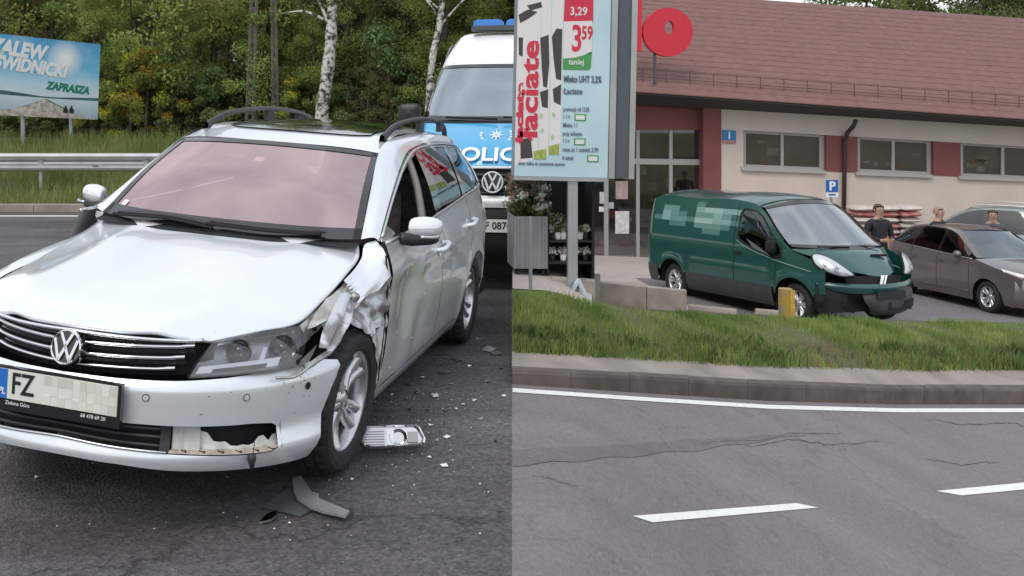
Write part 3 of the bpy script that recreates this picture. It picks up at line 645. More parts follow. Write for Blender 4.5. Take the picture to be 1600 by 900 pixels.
# --- side panels
def zlo(y, base=.235):
    d = abs(y+1.356); 
    if d < .352: return max(base, .318+math.sqrt(.352**2-d*d))
    return base
def sidegrid(y0, y1, n, m, sgn=1, top=None, low=None, dent=None):
    G = []
    for y in np.linspace(y0, y1, n):
        a, b = (low or zlo)(y), (top or beltz)(y); r = []
        for z in a+(b-a)*np.linspace(0, 1, m)**.9:
            l = side_lat(y, z)-(dent(y, z) if dent else 0); r.append((sgn*l, y, z))
        G.append(r)
    return np.array(G)
def dentF(y, z):
    d = .030*math.exp(-((y-.55)/.22)**2-((z-.62)/.16)**2)+.014*math.exp(-((y-.25)/.12)**2-((z-.45)/.12)**2)-.010*math.exp(-((y-.30)/.06)**2-((z-.78)/.05)**2)
    return d+.004*math.sin(y*9+z*4)*math.exp(-((y-.5)/.3)**2)-.002*sstep(.82, .95, y)
for s in (1, -1):
    d1 = part('door', sidegrid(.945 if s > 0 else .93, -.243, 44, 30, s, dent=dentF if s > 0 else None, low=lambda y: .262), S, car)
    d2 = part('door', sidegrid(-.252, -1.135, 34, 30, s, low=lambda y: zlo(y, .262)), S, car)
    q = part('rear_quarter', sidegrid(-1.144, -2.27, 50, 26, s), S, car)
    part('sill', sidegrid(1.02, -1.02, 20, 6, s, top=lambda y: .256, low=lambda y: .17), S, car)
    for dd, ya, dirn in ((d1, -.16, 1), (d2, -1.10, 1)):
        zz = beltz(ya)-.175; l = side_lat(ya, zz)
        cup = part('handle_cup', MB().lathe([(.001, .048), (-.006, .04), (-.02, .01)], (s*(l+.002), ya+.06, zz-.004), (s, 0, 0), 16), M_['dullchrome'], dd)
        p = crom([(s*(l-.01), ya+.135, zz-.012), (s*(l+.032), ya+.10, zz-.002), (s*(l+.036), ya, zz+.008), (s*(l+.026), ya-.07, zz+.014), (s*(l-.008), ya-.095, zz+.014)], 16)
        part('door_handle', MB().tube(p, [.010]+[.016]*14+[.010], 8), S, dd)
    # window band: belt chrome, black frame, glass
    def winpt(y, t):
        zb = beltz(y)+.004; lb = side_lat(y, zb-.004)-.004
        o = sp([(p[1], p[0], p[2]) for p in outer], max(-2.12, min(.87, y)))[0]; bul = .018*math.sin(math.pi*t)
        return np.array([s*(lb+(o[0]-lb)*t+bul), y, zb+(max(zb+.002, o[1])-zb)*t])
    def wingrid(y0, y1, t0, t1, n=20, m=10, ins=0): return np.array([[winpt(y, t0+(t1-t0)*j/(m-1))-np.array([s*ins, 0, 0]) for j in range(m)] for y in np.linspace(y0, y1, n)])
    chrome = MB().tube([winpt(y, 0)+np.array([s*.006, 0, -.004]) for y in np.linspace(.93, -1.92, 50)], .010, 6)
    topc = [winpt(y, .955)+np.array([s*.006, 0, 0]) for y in np.linspace(.84, -1.90, 60)]
    chrome.tube(topc, .007, 6).tube([winpt(-1.92, t)+np.array([s*.006, 0, 0]) for t in np.linspace(0, .95, 10)], .008, 6)
    part('window_trim', chrome, M_['dullchrome'], car)
    fr = MB(); fr.grid(wingrid(.86, -1.93, .90, .995, 60, 3, -.001))
    for a, b in ((-.20, -.36), (-1.07, -1.17), (-1.86, -1.93)): fr.grid(wingrid(a, b, 0, .97, 4, 8, -.0015))
    fr.grid(wingrid(.93, .74, .0, .97, 8, 6, -.002))
    part('window_frame', fr, M_['glossblack'], car)
    g2 = part('window_glass', wingrid(-.34, -1.08, .02, .92, 16, 10, .004), M_['glass'], d2)
    part('window_glass', wingrid(-1.16, -1.88, .02, .92, 16, 10, .004), M_['glass'], q)
    if s < 0: part('window_glass', wingrid(.74, -.2, .02, .92, 16, 10, .004), M_['glass'], d1)
    part('rear_pillar', MB().grid(wingrid(-1.93, -2.12, 0, 1, 6, 10, -.001)).grid(np.array([[winpt(-2.12, t), np.array([s*(.55-.0*t), -2.3+.06*t, 1.10+.2*t])] for t in np.linspace(0, 1, 6)])), S, car)
    # mirror
    ml = s*1.0; mp = [(.0, .0), (.35, .05)]
    rows = []
    for a in np.linspace(0, 2*math.pi, 17):
        ca, sa = math.cos(a), math.sin(a); rows.append([(s*(.90+u*.165), .64-.055*u+.075*w*max(.0, -.2+1)*(1 if True else 0)*(-1)*math.cos(a)*-1*.9, 1.035+.012*u+.062*sa*w*(1.0-.18*u)) for u, w in ((-.02, .05), (.02, .72), (.25, .96), (.55, 1.0), (.82, .86), (.95, .55), (1.0, .05))])
    mr = part('wing_mirror', net(rows, 34, 22), S, d1)
    part('mirror_base', MB().tube(crom([(s*.865, .70, .985), (s*.92, .66, .978), (s*1.0, .62, .983), (s*1.045, .60, .99)], 12), [.03, .034, .034, .034, .034, .032, .03, .03, .028, .026, .024, .015], 10), BP, mr)
    part('mirror_indicator', MB().tube(crom([(s*.98, .715, 1.003), (s*1.03, .69, 1.003), (s*1.058, .64, 1.006)], 8), .009, 6), M_['dullchrome'], mr)
part('badge', MB().box((.575, -1.02, 1.487), (.05, .08, .012)), mat('blue_badge', (.05, .35, .75), .4), roof, smooth=False)
# scratches on the left door
scr = MB()
for (y, z, L_, w, a) in ((.60, .79, .09, .018, 1.1), (.42, .72, .10, .006, .5), (.30, .76, .05, .005, .4), (.2, .62, .08, .005, .5), (.05, .84, .12, .008, .25), (.70, .50, .06, .005, .3), (.35, .40, .12, .006, .2), (-.3, .83, .1, .005, .2), (.75, .33, .06, .01, .1)):
    p = []
    for u, v in ((-1, 0), (0, -1), (1, .2), (0, 1)):
        yy = y+u*L_*.5*math.cos(a)-v*w*math.sin(a)*.5; zz = z+u*L_*.5*math.sin(a)+v*w*math.cos(a)*.5; p.append((side_lat(yy, zz)-dentF(yy, zz)+.002, yy, zz))
    scr.add(p, [(0, 1, 2, 3)])
part('scratch', scr, mat('pale_scratch', (.85, .87, .88), .5), car, smooth=False)['kind'] = 'stuff'
# --- undamaged right wing
G = []
for y in np.linspace(.935, 1.74, 30):
    top = (.745+.02*(y < 1.0), .80) ; he = sp([(e[1], e[0], e[2]) for e in rows_e], y)[0]
    d = abs(y-1.356); lo_ = .318+math.sqrt(max(0, .352**2-d*d)) if d < .352 else .26
    hi = he[1]-.002; r = []
    for j in range(14):
        t = j/13; z = lo_+(hi-lo_)*t; l = side_lat(.9, z)-.10*max(0, y-1.5)**1.2-.012
        l = min(l, he[0]+.006+(1-t)**.8*.5) if t < 1 else he[0]+.004
        r.append((-l, y, z))
    G.append(r)
part('front_wing', np.array(G), S, car)
part('cowl_corner', MB().grid(-np.array([[(.745, -.93, -.93), (.80, -.88, -.96)], [(.725, -.92, -.985), (.80, -.87, -.985)]])*np.array([1, 1, 1])), S, car)
# --- torn left wing
def crump(P, amp, f=14):
    P = np.array(P); x = P*f
    tri = lambda v: np.arcsin(np.sin(v))*.6366
    d = tri(x[..., 1]*1.3+x[..., 2]*2.1)+.6*tri(x[..., 2]*3.1-x[..., 1]*1.7+1)+.5*tri(x[..., 1]*3.3+x[..., 2]*1.1)
    P[..., 0] += amp*d*.5; P[..., 2] += amp*.3*np.sin(x[..., 1]*2.7); return P
SW = M_['silver_scuffed']
WG = net([
    [(.752, 1.235, .835), (.757, 1.10, .868), (.757, .99, .91), (.75, .93, .965), (.79, .885, .985)],
    [(.785, 1.235, .812), (.79, 1.10, .846), (.795, 1.01, .888), (.80, .955, .935), (.825, .915, .970)],
    [(.835, 1.26, .785), (.845, 1.13, .808), (.855, 1.04, .842), (.865, .985, .885), (.872, .945, .925)],
    [(.86, 1.30, .755), (.855, 1.17, .77), (.872, 1.06, .775), (.89, 1.0, .81), (.900, .946, .83)]], 26, 30)
for i_ in range(26):
    jg = .022*math.asin(math.sin(i_*1.9))+.012*math.sin(i_*4.1)
    for j_, w_ in ((0, 1), (1, .7), (2, .4), (3, .2)): WG[i_, j_, 1] += jg*w_*(i_ > 4); WG[i_, j_, 0] -= .010*w_*(i_ > 6)
WG[:, :, 0] -= (.012*np.exp(-((np.linspace(0, 1, 26)-.62)/.10)**2))[:, None]*np.linspace(1, .3, 30)[None, :]
wing = part('front_wing', WG, S, car)
rw = net([
    [(.86, 1.30, .755), (.855, 1.17, .77), (.872, 1.06, .775), (.89, 1.0, .81), (.900, .946, .83)],
    [(.835, 1.36, .72), (.80, 1.22, .735), (.80, 1.10, .73), (.85, 1.01, .74), (.900, .946, .76)],
    [(.86, 1.42, .69), (.835, 1.27, .70), (.845, 1.12, .70), (.865, 1.02, .69), (.902, .947, .69)],
    [(.885, 1.40, .668), (.885, 1.28, .655), (.87, 1.14, .655), (.845, 1.03, .64), (.900, .948, .63)],
    [(.90, 1.36, .648), (.905, 1.25, .60), (.895, 1.15, .59), (.865, 1.045, .585), (.893, .950, .58)]], 30, 34)
part('crumpled_sheet', crump(rw, .013, 26), SW, wing, smooth=False)
lw_ = net([
    [(.905, 1.25, .60), (.905, 1.15, .595), (.875, 1.05, .59), (.893, .950, .585)],
    [(.905, 1.17, .53), (.90, 1.10, .525), (.87, 1.035, .52), (.890, .951, .51)],
    [(.90, 1.09, .42), (.895, 1.055, .42), (.87, 1.02, .415), (.884, .952, .41)],
    [(.885, 1.035, .30), (.88, 1.025, .30), (.87, 1.0, .295), (.868, .955, .29)]], 26, 16)
part('wing_strip', crump(lw_, .006, 20), S, wing, smooth=False)
fl = net([
    [(.815, 1.47, .83), (.83, 1.43, .825), (.85, 1.40, .80), (.862, 1.385, .78)],
    [(.825, 1.57, .785), (.85, 1.53, .79), (.872, 1.50, .77), (.885, 1.495, .735)],
    [(.83, 1.67, .745), (.86, 1.63, .755), (.888, 1.60, .735), (.895, 1.60, .695)],
    [(.84, 1.77, .705), (.868, 1.73, .712), (.895, 1.70, .695), (.90, 1.70, .665)],
    [(.862, 1.86, .672), (.882, 1.82, .678), (.90, 1.79, .665), (.905, 1.78, .648)]], 30, 20)
part('bent_plate', crump(net([[(.765, 1.52, .80), (.79, 1.48, .825), (.818, 1.45, .835)], [(.765, 1.64, .755), (.795, 1.60, .775), (.828, 1.56, .79)], [(.77, 1.74, .715), (.80, 1.72, .725), (.835, 1.68, .745)]], 12, 12), .006, 40), M_['primer'], wing, smooth=False)
fa_, fb_ = fl[:, :1], fl[:, -1:]; tt_ = np.linspace(0, 1, fl.shape[1])[None, :, None]
fl = fa_+(fb_-fa_)*tt_+np.array([.010, .004, .008])*(1-np.abs(tt_-.35)/.65).clip(0)+np.array([-.012, 0, -.008])*(1-np.abs(tt_-.75)/.2).clip(0)
part('torn_flap', crump(fl, .006, 15), SW, wing, smooth=False)
part('fold_knob', MB().lathe([(-.02, .018), (0, .023), (.014, .018), (.02, .001)], (.862, 1.40, .80), (.7, .6, .3), 14), M_['primer'], wing)
part('black_gap_strip', MB().tube(crom([(.875, .975, .93), (.888, .958, .80), (.888, .96, .66), (.885, .966, .52), (.875, .972, .32)], 20), .005, 6), M_['softblack'], wing)
part('cavity', MB().grid(net([[(.70, 1.85, .70), (.71, 1.5, .75), (.715, 1.1, .83)], [(.72, 1.85, .55), (.70, 1.5, .60), (.70, 1.1, .65)]], 6, 12)).grid(net([[(.74, 1.86, .70), (.72, 1.80, .72)], [(.80, 1.80, .56), (.70, 1.70, .56)]], 4, 4)), M_['softblack'], wing)
rl = net([[(.738, 1.78, .722), (.742, 1.5, .765), (.746, 1.3, .80), (.75, 1.08, .85)], [(.765, 1.77, .70), (.772, 1.5, .74), (.775, 1.32, .775), (.775, 1.12, .835)], [(.765, 1.74, .655), (.77, 1.5, .70), (.772, 1.33, .735), (.772, 1.15, .80)]], 8, 30)
rail = part('inner_rail', crump(rl, .004, 20), M_['primer'], wing)
for y, z, r in ((1.66, .70, .012), (1.52, .725, .016), (1.36, .76, .010), (1.20, .80, .008), (1.44, .74, .007)):
    part('bolt_hole', MB().lathe([(.006, .0001), (.006, r), (.0, r*1.1)], (.772, y, z), (1, .3, .5), 12), M_['softblack'], rail)
part('torn_tab', MB().grid(crump(net([[(.77, 1.60, .73), (.79, 1.52, .76), (.79, 1.44, .77)], [(.80, 1.62, .69), (.80, 1.55, .70), (.81, 1.46, .72)]], 8, 10), .012, 30)), M_['primer'], wing)
part('torn_tab', MB().grid(crump(net([[(.76, 1.30, .80), (.79, 1.22, .815)], [(.785, 1.33, .76), (.81, 1.26, .77)]], 6, 6), .01, 30)), M_['primer'], wing)
# bonnet specks
scr = MB(); HN = net(rows, 40, 60)
for i in range(60):
    a, b = random.randint(2, 37), random.randint(2, 57); q = HN[a, b]; r = random.uniform(.0015, .005); scr.add([q+np.array([r*math.cos(t)*random.uniform(.6, 1.2), r*math.sin(t), .0025]) for t in np.arange(5)*1.2566], [(0, 1, 2, 3, 4)])
part('dirt_speck', scr, M_['darkgrey'], hood, smooth=False)['kind'] = 'stuff'
# --- rear end
rr = []
for z, yc, hw in ((1.405, -2.12, .535), (1.25, -2.28, .56), (1.10, -2.36, .62), (.95, -2.40, .70), (.75, -2.42, .735), (.62, -2.47, .75), (.40, -2.47, .76), (.24, -2.40, .74)):
    rr.append([(hw*t, yc+.17*abs(t)**4, z-(.12*abs(t)**3 if z > 1.38 else 0)) for t in np.linspace(-1, 1, 13)])
tg = part('tailgate', net(rr, 30, 30), S, car); part('rear_window', net([[(x*.85, y-.006, z) for x, y, z in r] for r in rr[:3]], 8, 20)-np.array([0, .004, .02]), M_['glass'], tg)
for s in (1, -1): part('rear_light', MB().grid(np.array([[(s*(side_lat(y, z)+.004), y, z) for z in np.linspace(.86, 1.0, 5)] for y in np.linspace(-2.05, -2.28, 8)])), M_['redlens'], car)
# --- interior
part('dashboard', net([[(-.74, .86, .95), (0, .93, .965), (.74, .86, .95)], [(-.72, .55, .96), (0, .55, .97), (.72, .55, .96)], [(-.72, .48, .70), (0, .46, .70), (.72, .48, .70)]], 12, 12), M_['interior'], car)
part('steering_wheel', MB().tube([(.36+.18*math.cos(t), .36-.07*math.sin(t), .90+.17*math.sin(t)) for t in np.linspace(0, 2*math.pi, 25)], .016, 8).box((.36, .36, .88), (.14, .04, .10)).box((.36, .36, .90), (.34, .02, .03)), M_['interior'], car)
for l in (.36, -.36):
    b = part('seat', net([[(l-.24, -.10, .45), (l, -.12, .45), (l+.24, -.10, .45)], [(l-.25, -.22, .75), (l, -.20, .78), (l+.25, -.22, .75)], [(l-.22, -.36, 1.10), (l, -.32, 1.12), (l+.22, -.36, 1.10)], [(l-.15, -.42, 1.13), (l, -.42, 1.15), (l+.15, -.42, 1.13)]], 14, 10), M_['seatred'], car, slab=.1)
    part('headrest', MB().box((l, -.40, 1.22), (.26, .09, .17)), M_['seatred'], b, smooth=False); part('cushion', MB().box((l, .15, .42), (.5, .55, .15)), M_['seatred'], b, smooth=False)
part('rear_bench', MB().box((0, -1.15, .75), (1.3, .18, .75)).box((0, -.9, .45), (1.3, .5, .2)), M_['seatred'], car, smooth=False)
part('cabin_floor', MB().box((0, -.3, .36), (1.5, 2.6, .05)), M_['interior'], car, smooth=False)
part('pillar_trim', net([[(.80, -.08, .95), (.80, -.20, .95)], [(.735, -.10, 1.20), (.735, -.20, 1.20)], [(.655, -.10, 1.39), (.65, -.22, 1.39)]], 10, 4), M_['beige'], car, slab=.02)
part('headliner', np.array([[(l*.92, y, roofz(y, l*.92)-.05) for l in np.linspace(-.58, .58, 9)] for y in np.linspace(.2, -2.0, 10)]), M_['beige'], car)
for s in (1, -1): part('door_lining', np.array([[(s*(side_lat(y, z)-.07), y, z) for z in (.3, .6, .9)] for y in np.linspace(.8, -1.1, 8)]), M_['interior'], car)
# ------------------------------------------------------------------ debris on the dark road
M_['shard'] = mat('silver_shard', (.72, .74, .76), .35, .3); M_['sheet'] = mat('grey_plastic_sheet', (.085, .09, .095), .5, var=.15)
M_['sheet2'] = mat('grey_torn_plastic', (.22, .23, .24), .45, var=.15)
def plate_on_road(name, poly, m, h=.006, tilt=0.0, up=.004):
    """irregular flat fragment from road pixels, lifted on one side"""
    P = np.array([onz(x, y, up) for x, y in poly]); c = P.mean(0); n = len(P)
    z = np.array([abs(tilt)*max(0, (p[1]-c[1])*(1 if tilt > 0 else -1)) for p in P]); P[:, 2] += z+rng.uniform(0, .004, n)
    mb = MB(); T = P+np.array([0, 0, h]); ct = T.mean(0)+np.array([0, 0, .004]); V = np.vstack([P, T, [ct]])
    mb.add(V, [(i, (i+1) % n, n+(i+1) % n, n+i) for i in range(n)]+[(n+i, n+(i+1) % n, 2*n) for i in range(n)]+[tuple(range(n))[::-1]])
    return mb.build(name, m)
def Dtag(o, lab, g=None): return tag(o, lab, 'debris', g)
Dtag(plate_on_road('plastic_sheet', [(411, 793), (437, 778), (456, 768), (468, 774), (488, 786), (492, 797), (470, 808), (448, 803), (428, 798)], M_['sheet'], .008, .06), 'flat black plastic liner piece on the asphalt in front of the car')
Dtag(plate_on_road('torn_bracket', [(457, 756), (470, 752), (477, 768), (486, 774), (498, 776), (496, 789), (520, 798), (546, 803), (540, 811), (505, 803), (484, 795), (464, 783), (459, 772)], M_['sheet2'], .010, .06, .02), 'torn grey plastic bracket lying across the black liner piece')
Dtag(plate_on_road('chrome_scrap', [(405, 819), (416, 810), (434, 805), (432, 810), (424, 816), (414, 819)], M_['chrome'], .01, .2), 'small bright chrome scrap below the black liner piece')
Dtag(plate_on_road('white_cap', [(541, 701), (545, 690), (551, 684), (557, 685), (556, 699), (548, 703)], M_['shard'], .03, .15), 'white cap beside the front wheel and the fallen fog lamp')
chips = [((672, 665), 12, 'curled silver chip up the road from the fallen fog lamp', 'shard'), ((671, 715), 11, 'white plastic clip right beside the fallen fog lamp', 'whiteprint'), ((694, 728), 17, 'flat white plastic shard just beyond the fallen fog lamp', 'whiteprint'),
    ((698, 683), 13, 'thin white splinter right of the curled chip', 'whiteprint'), ((683, 688), 8, 'small grey splinter left of the thin white one', 'galv'), ((680, 619), 17, 'pale sliver in the middle of the road beside the doors', 'shard'), ((652, 613), 16, 'dark flake beside the pale sliver', 'sheet'),
    ((695, 582), 22, 'round black plastic cap on the road beside the rear wheel', 'sheet'), ((741, 626), 11, 'silver chip far right of the crash road', 'shard'), ((787, 619), 9, 'white chip near the border of the dark and the worn road', 'whiteprint'), ((765, 547), 26, 'long dark splinter lying behind the rear wheel', 'sheet2'),
    ((776, 553), 22, 'second dark splinter behind the rear wheel', 'sheet'), ((760, 596), 12, 'black crumb between the rear wheel and the road border', 'sheet'), ((733, 572), 9, 'white crumb beside the rear wheel', 'whiteprint'), ((702, 634), 8, 'tiny brown crumb in the cluster of crumbs', 'sheet2'), ((724, 632), 8, 'tiny pale crumb in the cluster of crumbs', 'shard'), ((697, 641), 9, 'dark crumb in the cluster of crumbs', 'sheet'),
    ((713, 639), 6, 'smallest pale crumb in the cluster of crumbs', 'shard'), ((550, 750), 7, 'white speck in front of the front wheel', 'whiteprint'), ((540, 747), 7, 'dark speck in front of the front wheel', 'sheet'), ((452, 818), 5, 'white speck right of the chrome scrap', 'whiteprint'), ((56, 746), 9, 'bright curled chip at the left under the bumper', 'whiteprint'), ((750, 757), 5, 'lone pale speck on the empty asphalt', 'shard'),
    ((640, 600), 14, 'dark flake under the rear door edge', 'sheet'), ((716, 561), 18, 'flat dark flake right behind the round black cap', 'sheet'), ((668, 640), 9, 'small dark flake in the open road', 'sheet'), ((752, 655), 10, 'grey flake near the road border', 'sheet2'), ((730, 690), 8, 'dark flake far right of the fallen fog lamp', 'sheet'), ((775, 690), 7, 'dark grain beside the road border', 'softblack'), ((660, 590), 9, 'pale flake left of the round black cap', 'shard'),
    ((640, 640), 8, 'black splinter behind the front wheel', 'softblack'), ((600, 735), 8, 'grey splinter in front of the fallen fog lamp', 'sheet2'), ((705, 600), 10, 'grey splinter below the round black cap', 'sheet2'), ((746, 530), 14, 'thin grey splinter beside the rear tyre', 'sheet2'), ((783, 575), 12, 'dark splinter at the road border', 'sheet'),
    ((612, 617), 5, 'white speck below the sill of the car', 'whiteprint'), ((646, 673), 5, 'pale speck behind the fallen fog lamp', 'shard'), ((610, 651), 5, 'dark speck below the front door', 'sheet'), ((563, 660), 10, 'black flake beside the front wheel rim', 'softblack')]
for (x, y), s, lab, m in chips:
    n = random.randint(3, 5); a0 = random.uniform(0, 6.28); ar = random.uniform(.16, .30)
    poly = [(x+s*.5*math.cos(a0+i*2*math.pi/n)*random.uniform(.7, 1.1), y+s*ar*.8*math.sin(a0+i*2*math.pi/n)*random.uniform(.6, 1.1)) for i in range(n)]
    if poly[0][0]*0+sum(poly[i][0]*poly[(i+1) % n][1]-poly[(i+1) % n][0]*poly[i][1] for i in range(n)) > 0: poly = poly[::-1]
    Dtag(plate_on_road('fragment', poly, M_[m], .0015+.00012*s, random.uniform(0, .12)), lab, 'broken car fragments on the road')
cr = MB()
for i in range(170):
    x = random.gauss(640, 75) if i < 120 else random.uniform(60, 780); y = random.gauss(660, 50) if i < 120 else random.uniform(640, 850)
    if not (575 < y < 860 and x < 790) or (x < 585 and y < 720): continue
    q = onz(x, y, .003); s = random.uniform(.002, .006); cr.add([q+np.array([s*math.cos(t)*random.uniform(.5, 1.3), s*math.sin(t), 0]) for t in (0, 1.6, 3.1, 4.6)]+[q+np.array([0, 0, s*.7])], [(0, 1, 4), (1, 2, 4), (2, 3, 4), (3, 0, 4)])
tag(cr.build('glass_crumbs', M_['shard']), 'tiny glass and plastic crumbs scattered on the dark road', 'debris', kind='stuff')
# fallen fog lamp
o = onz(612, 712, 0); fm = frame((o[0], o[1], .034), (1, .06, 0), (0, .62, .78)); fl_ = thing('fog_lamp', 'fallen chrome framed fog lamp lying by the front wheel', 'car lamp', M=fm)
s_ = .00304
outl = [(-52, 3), (-50, -12), (-44, -24), (-30, -28), (46, -24), (52, -18), (54, -8), (46, 18), (40, 24), (-44, 26), (-52, 20)]
ol = np.array([(x*s_, (y+28)*s_*.72) for x, y in outl])[::-1]
MB().prism(ol, -.03, .0).build('housing', M_['dullchrome'], fl_)
inn = (ol-ol.mean(0))*np.array([.90, .80])+ol.mean(0); n = len(ol); mb = MB()
mb.add(np.vstack([np.c_[ol, np.full(n, .003)], np.c_[ol*.5+inn*.5, np.full(n, .012)], np.c_[inn, np.full(n, .004)]]), [(k*n+i, k*n+(i+1) % n, (k+1)*n+(i+1) % n, (k+1)*n+i) for k in range(2) for i in range(n)]); mb.build('chrome_frame', M_['chrome'], fl_)
for i in range(6): MB().box((-.085, .022+.0125*i, .006), (.105, .005, .006)).build('slat', M_['dullchrome'], fl_)
MB().lathe([(.002, .036), (.012, .04), (.012, .044), (0, .046)], (.035, .052, .0), (0, 0, 1), 20).build('lamp_ring', M_['chrome'], fl_, smooth=True)
MB().lathe([(.002, .036), (-.012, .02), (-.02, .001)], (.035, .052, .006), (0, 0, 1), 20).build('reflector', M_['reflector'], fl_, smooth=True)
MB().box((-.005, .052, .006), (.035, .075, .008)).build('mount', M_['reflector'], fl_)
MB().box((.102, .05, .008), (.05, .05, .01)).build('end_cover', M_['lampgrey'], fl_)

# ------------------------------------------------------------------ guardrail
gr = thing('guardrail', 'galvanised steel guardrail on the grass bank behind the silver car', 'guardrail', (0, 18.5, 0))
prof = [(.0, .0), (-.035, .02), (-.045, .06), (-.04, .10), (.02, .135), (.03, .165), (.02, .19), (-.04, .225), (-.048, .27), (-.035, .31), (0, .325), (.012, .318), (.0, .30)]
z0 = .60
for i in range(8):
    x0, x1 = -29+i*4.0, -29+(i+1)*4.0+.06
    mb = MB(); mb.slab(np.array([[(x, dy-.004*(i % 2), z0+dz*1.06) for dy, dz in prof] for x in (x0, x1)]), .004); mb.build('beam', M_['galv'], gr)
for i in range(16):
    x = -28.5+2*i; MB().box((x, .09, .42), (.06, .12, .95)).build('post', M_['galv'], gr); MB().box((x, .035, z0+.165), (.09, .06, .09)).build('spacer', M_['galv'], gr)
mb = MB().box((at(148, 258, 18.4)[0], -.052, z0+.10), (.11, .012, .022)).build('reflector', mat('dull_reflector', (.10, .09, .09), .4), gr)
# ------------------------------------------------------------------ lake sign
pR, pL = at(152.5, 187, 26.3), at(-38, 178.5, 23.9); pR[2] = at(152, 187, 26.3)[2]
ux = (pR-pL); Wb = float(np.linalg.norm(ux)); ux = ux/Wb; Hb = (187-69)/FPX*26.3
sg = thing('lake_sign', 'large lake holiday billboard with white brush lettering beside the wood', 'billboard', M=frame(pL, ux, (0, 0, 1)))
def panelmat():
    m = bpy.data.materials.new('printed_sky'); m.use_nodes = True; N = m.node_tree.nodes; L = m.node_tree.links; b = N['Principled BSDF']; b.inputs['Roughness'].default_value = .5
    t = N.new('ShaderNodeTexCoord'); s = N.new('ShaderNodeSeparateXYZ'); L.new(t.outputs['Object'], s.inputs[0])
    r = N.new('ShaderNodeValToRGB'); mr = N.new('ShaderNodeMath'); mr.operation = 'DIVIDE'; mr.inputs[1].default_value = Hb; L.new(s.outputs['Y'], mr.inputs[0]); L.new(mr.outputs[0], r.inputs[0])
    e = r.color_ramp.elements; e[0].position = .0; e[0].color = (.30, .42, .52, 1); e[1].position = 1; e[1].color = (.07, .34, .62, 1)
    for p, c in ((.27, (.62, .72, .78, 1)), (.42, (.50, .70, .82, 1)), (.62, (.16, .50, .74, 1))): k = e.new(p); k.color = c
    nn = N.new('ShaderNodeTexNoise'); nn.inputs['Scale'].default_value = 1.2; nn.inputs['Detail'].default_value = 6; L.new(t.outputs['Object'], nn.inputs['Vector'])
    mx = N.new('ShaderNodeMixRGB'); mx.blend_type = 'SCREEN'; L.new(r.outputs[0], mx.inputs[1]); mx.inputs[2].default_value = (.8, .85, .88, 1)
    rr = N.new('ShaderNodeValToRGB'); rr.color_ramp.elements[0].position = .5; rr.color_ramp.elements[1].position = .8; rr.color_ramp.elements[1].color = (.45, .45, .45, 1); L.new(nn.outputs['Fac'], rr.inputs[0]); L.new(rr.outputs[0], mx.inputs[0])
    sub = N.new('ShaderNodeVectorMath'); sub.operation = 'DISTANCE'; sub.inputs[1].default_value = (Wb*.695, Hb*.76, 0); L.new(t.outputs['Object'], sub.inputs[0])
    gl = N.new('ShaderNodeValToRGB'); gl.color_ramp.elements[0].position = .12; gl.color_ramp.elements[0].color = (1, 1, 1, 1); gl.color_ramp.elements[1].position = .55; gl.color_ramp.elements[1].color = (0, 0, 0, 1); L.new(sub.outputs['Value'], gl.inputs[0])
    m2 = N.new('ShaderNodeMixRGB'); L.new(gl.outputs[0], m2.inputs[0]); L.new(mx.outputs[0], m2.inputs[1]); m2.inputs[2].default_value = (.85, .88, .90, 1); L.new(m2.outputs[0], b.inputs['Base Color']); return m
MB().box((Wb/2, Hb/2, -.04), (Wb, Hb, .07)).build('panel_back', M_['midgrey'], sg)
pan = MB().box((Wb/2, Hb/2, 0), (Wb-.01, Hb-.01, .016)).build('picture', panelmat(), sg)
def bflat(name, poly, m, lay, par=pan): 
    p = [(x*Wb, y*Hb) for x, y in poly]; return MB().prism(p, .0085+.002*lay, .0100+.002*lay).build(name, m, par)
bflat('far_shore', [(.0, .265), (.0, .30), (.2, .31), (.38, .285), (.50, .265), (.66, .262), (.80, .275), (.998, .285), (.998, .245), (.6, .245)], mat('print_shore', (.05, .12, .14), .6, var=.3, vs=3), 1)
stone = mat('print_stones', (.30, .27, .23), .6, c2=(.62, .58, .52), vs=9, thresh=(.35, .65), detail=8)
bflat('stone_pier', [(.0, .0), (.98, .0), (.90, .035), (.78, .07), (.70, .12), (.60, .20), (.545, .235), (.53, .235), (.46, .19), (.36, .13), (.26, .085), (.12, .06), (.0, .05)], stone, 2)
bflat('pier_grass', [(.53, .238), (.56, .23), (.64, .17), (.73, .115), (.70, .115), (.60, .185)], mat('print_grass', (.10, .17, .08), .6, var=.3, vs=8), 3)
for x in (.715, .765): bflat('seated_figure', [(x-.022, .07), (x+.022, .065), (x+.018, .12), (x+.006, .135), (x+.008, .16), (x-.006, .165), (x-.010, .14), (x-.02, .12)], M_['ink'], 3)
bflat('brush_stroke', [(.30, .575), (.46, .57), (.60, .56), (.72, .555), (.71, .545), (.55, .55), (.30, .562)], mat('print_green', (.04, .35, .28), .6), 1)
def btext(nm, body, x, y, sz, m, sx=1.0): return text(nm, body, sz, m, Matrix.Translation((x*Wb, y*Hb, .016))@Matrix.Rotation(-.06, 4, 'Z'), pan, .001, .022*sz/.4, .22, sx, 'LEFT')
btext('lettering', 'ZALEW', .085, .845, .50, M_['whiteprint'], .86); btext('lettering', 'ŚWIDNICKI', .10, .655, .45, M_['whiteprint'], .84)
btext('lettering', 'ZAPRASZA', .545, .405, .27, mat('print_dark_green', (.01, .22, .14), .6), .92)
for px in (36, 111):
    d = 25.0 if px < 60 else 26.0; X = at(px, 200, d+.10); mb = MB(); 
    mb = MB().tube([np.array([X[0], X[1], .6]), np.array([X[0], X[1], at(px, 150, d)[2]])], .055, 10); o = mb.build('post', M_['galv']); o.parent = sg; o.matrix_parent_inverse = sg.matrix_world.inverted()
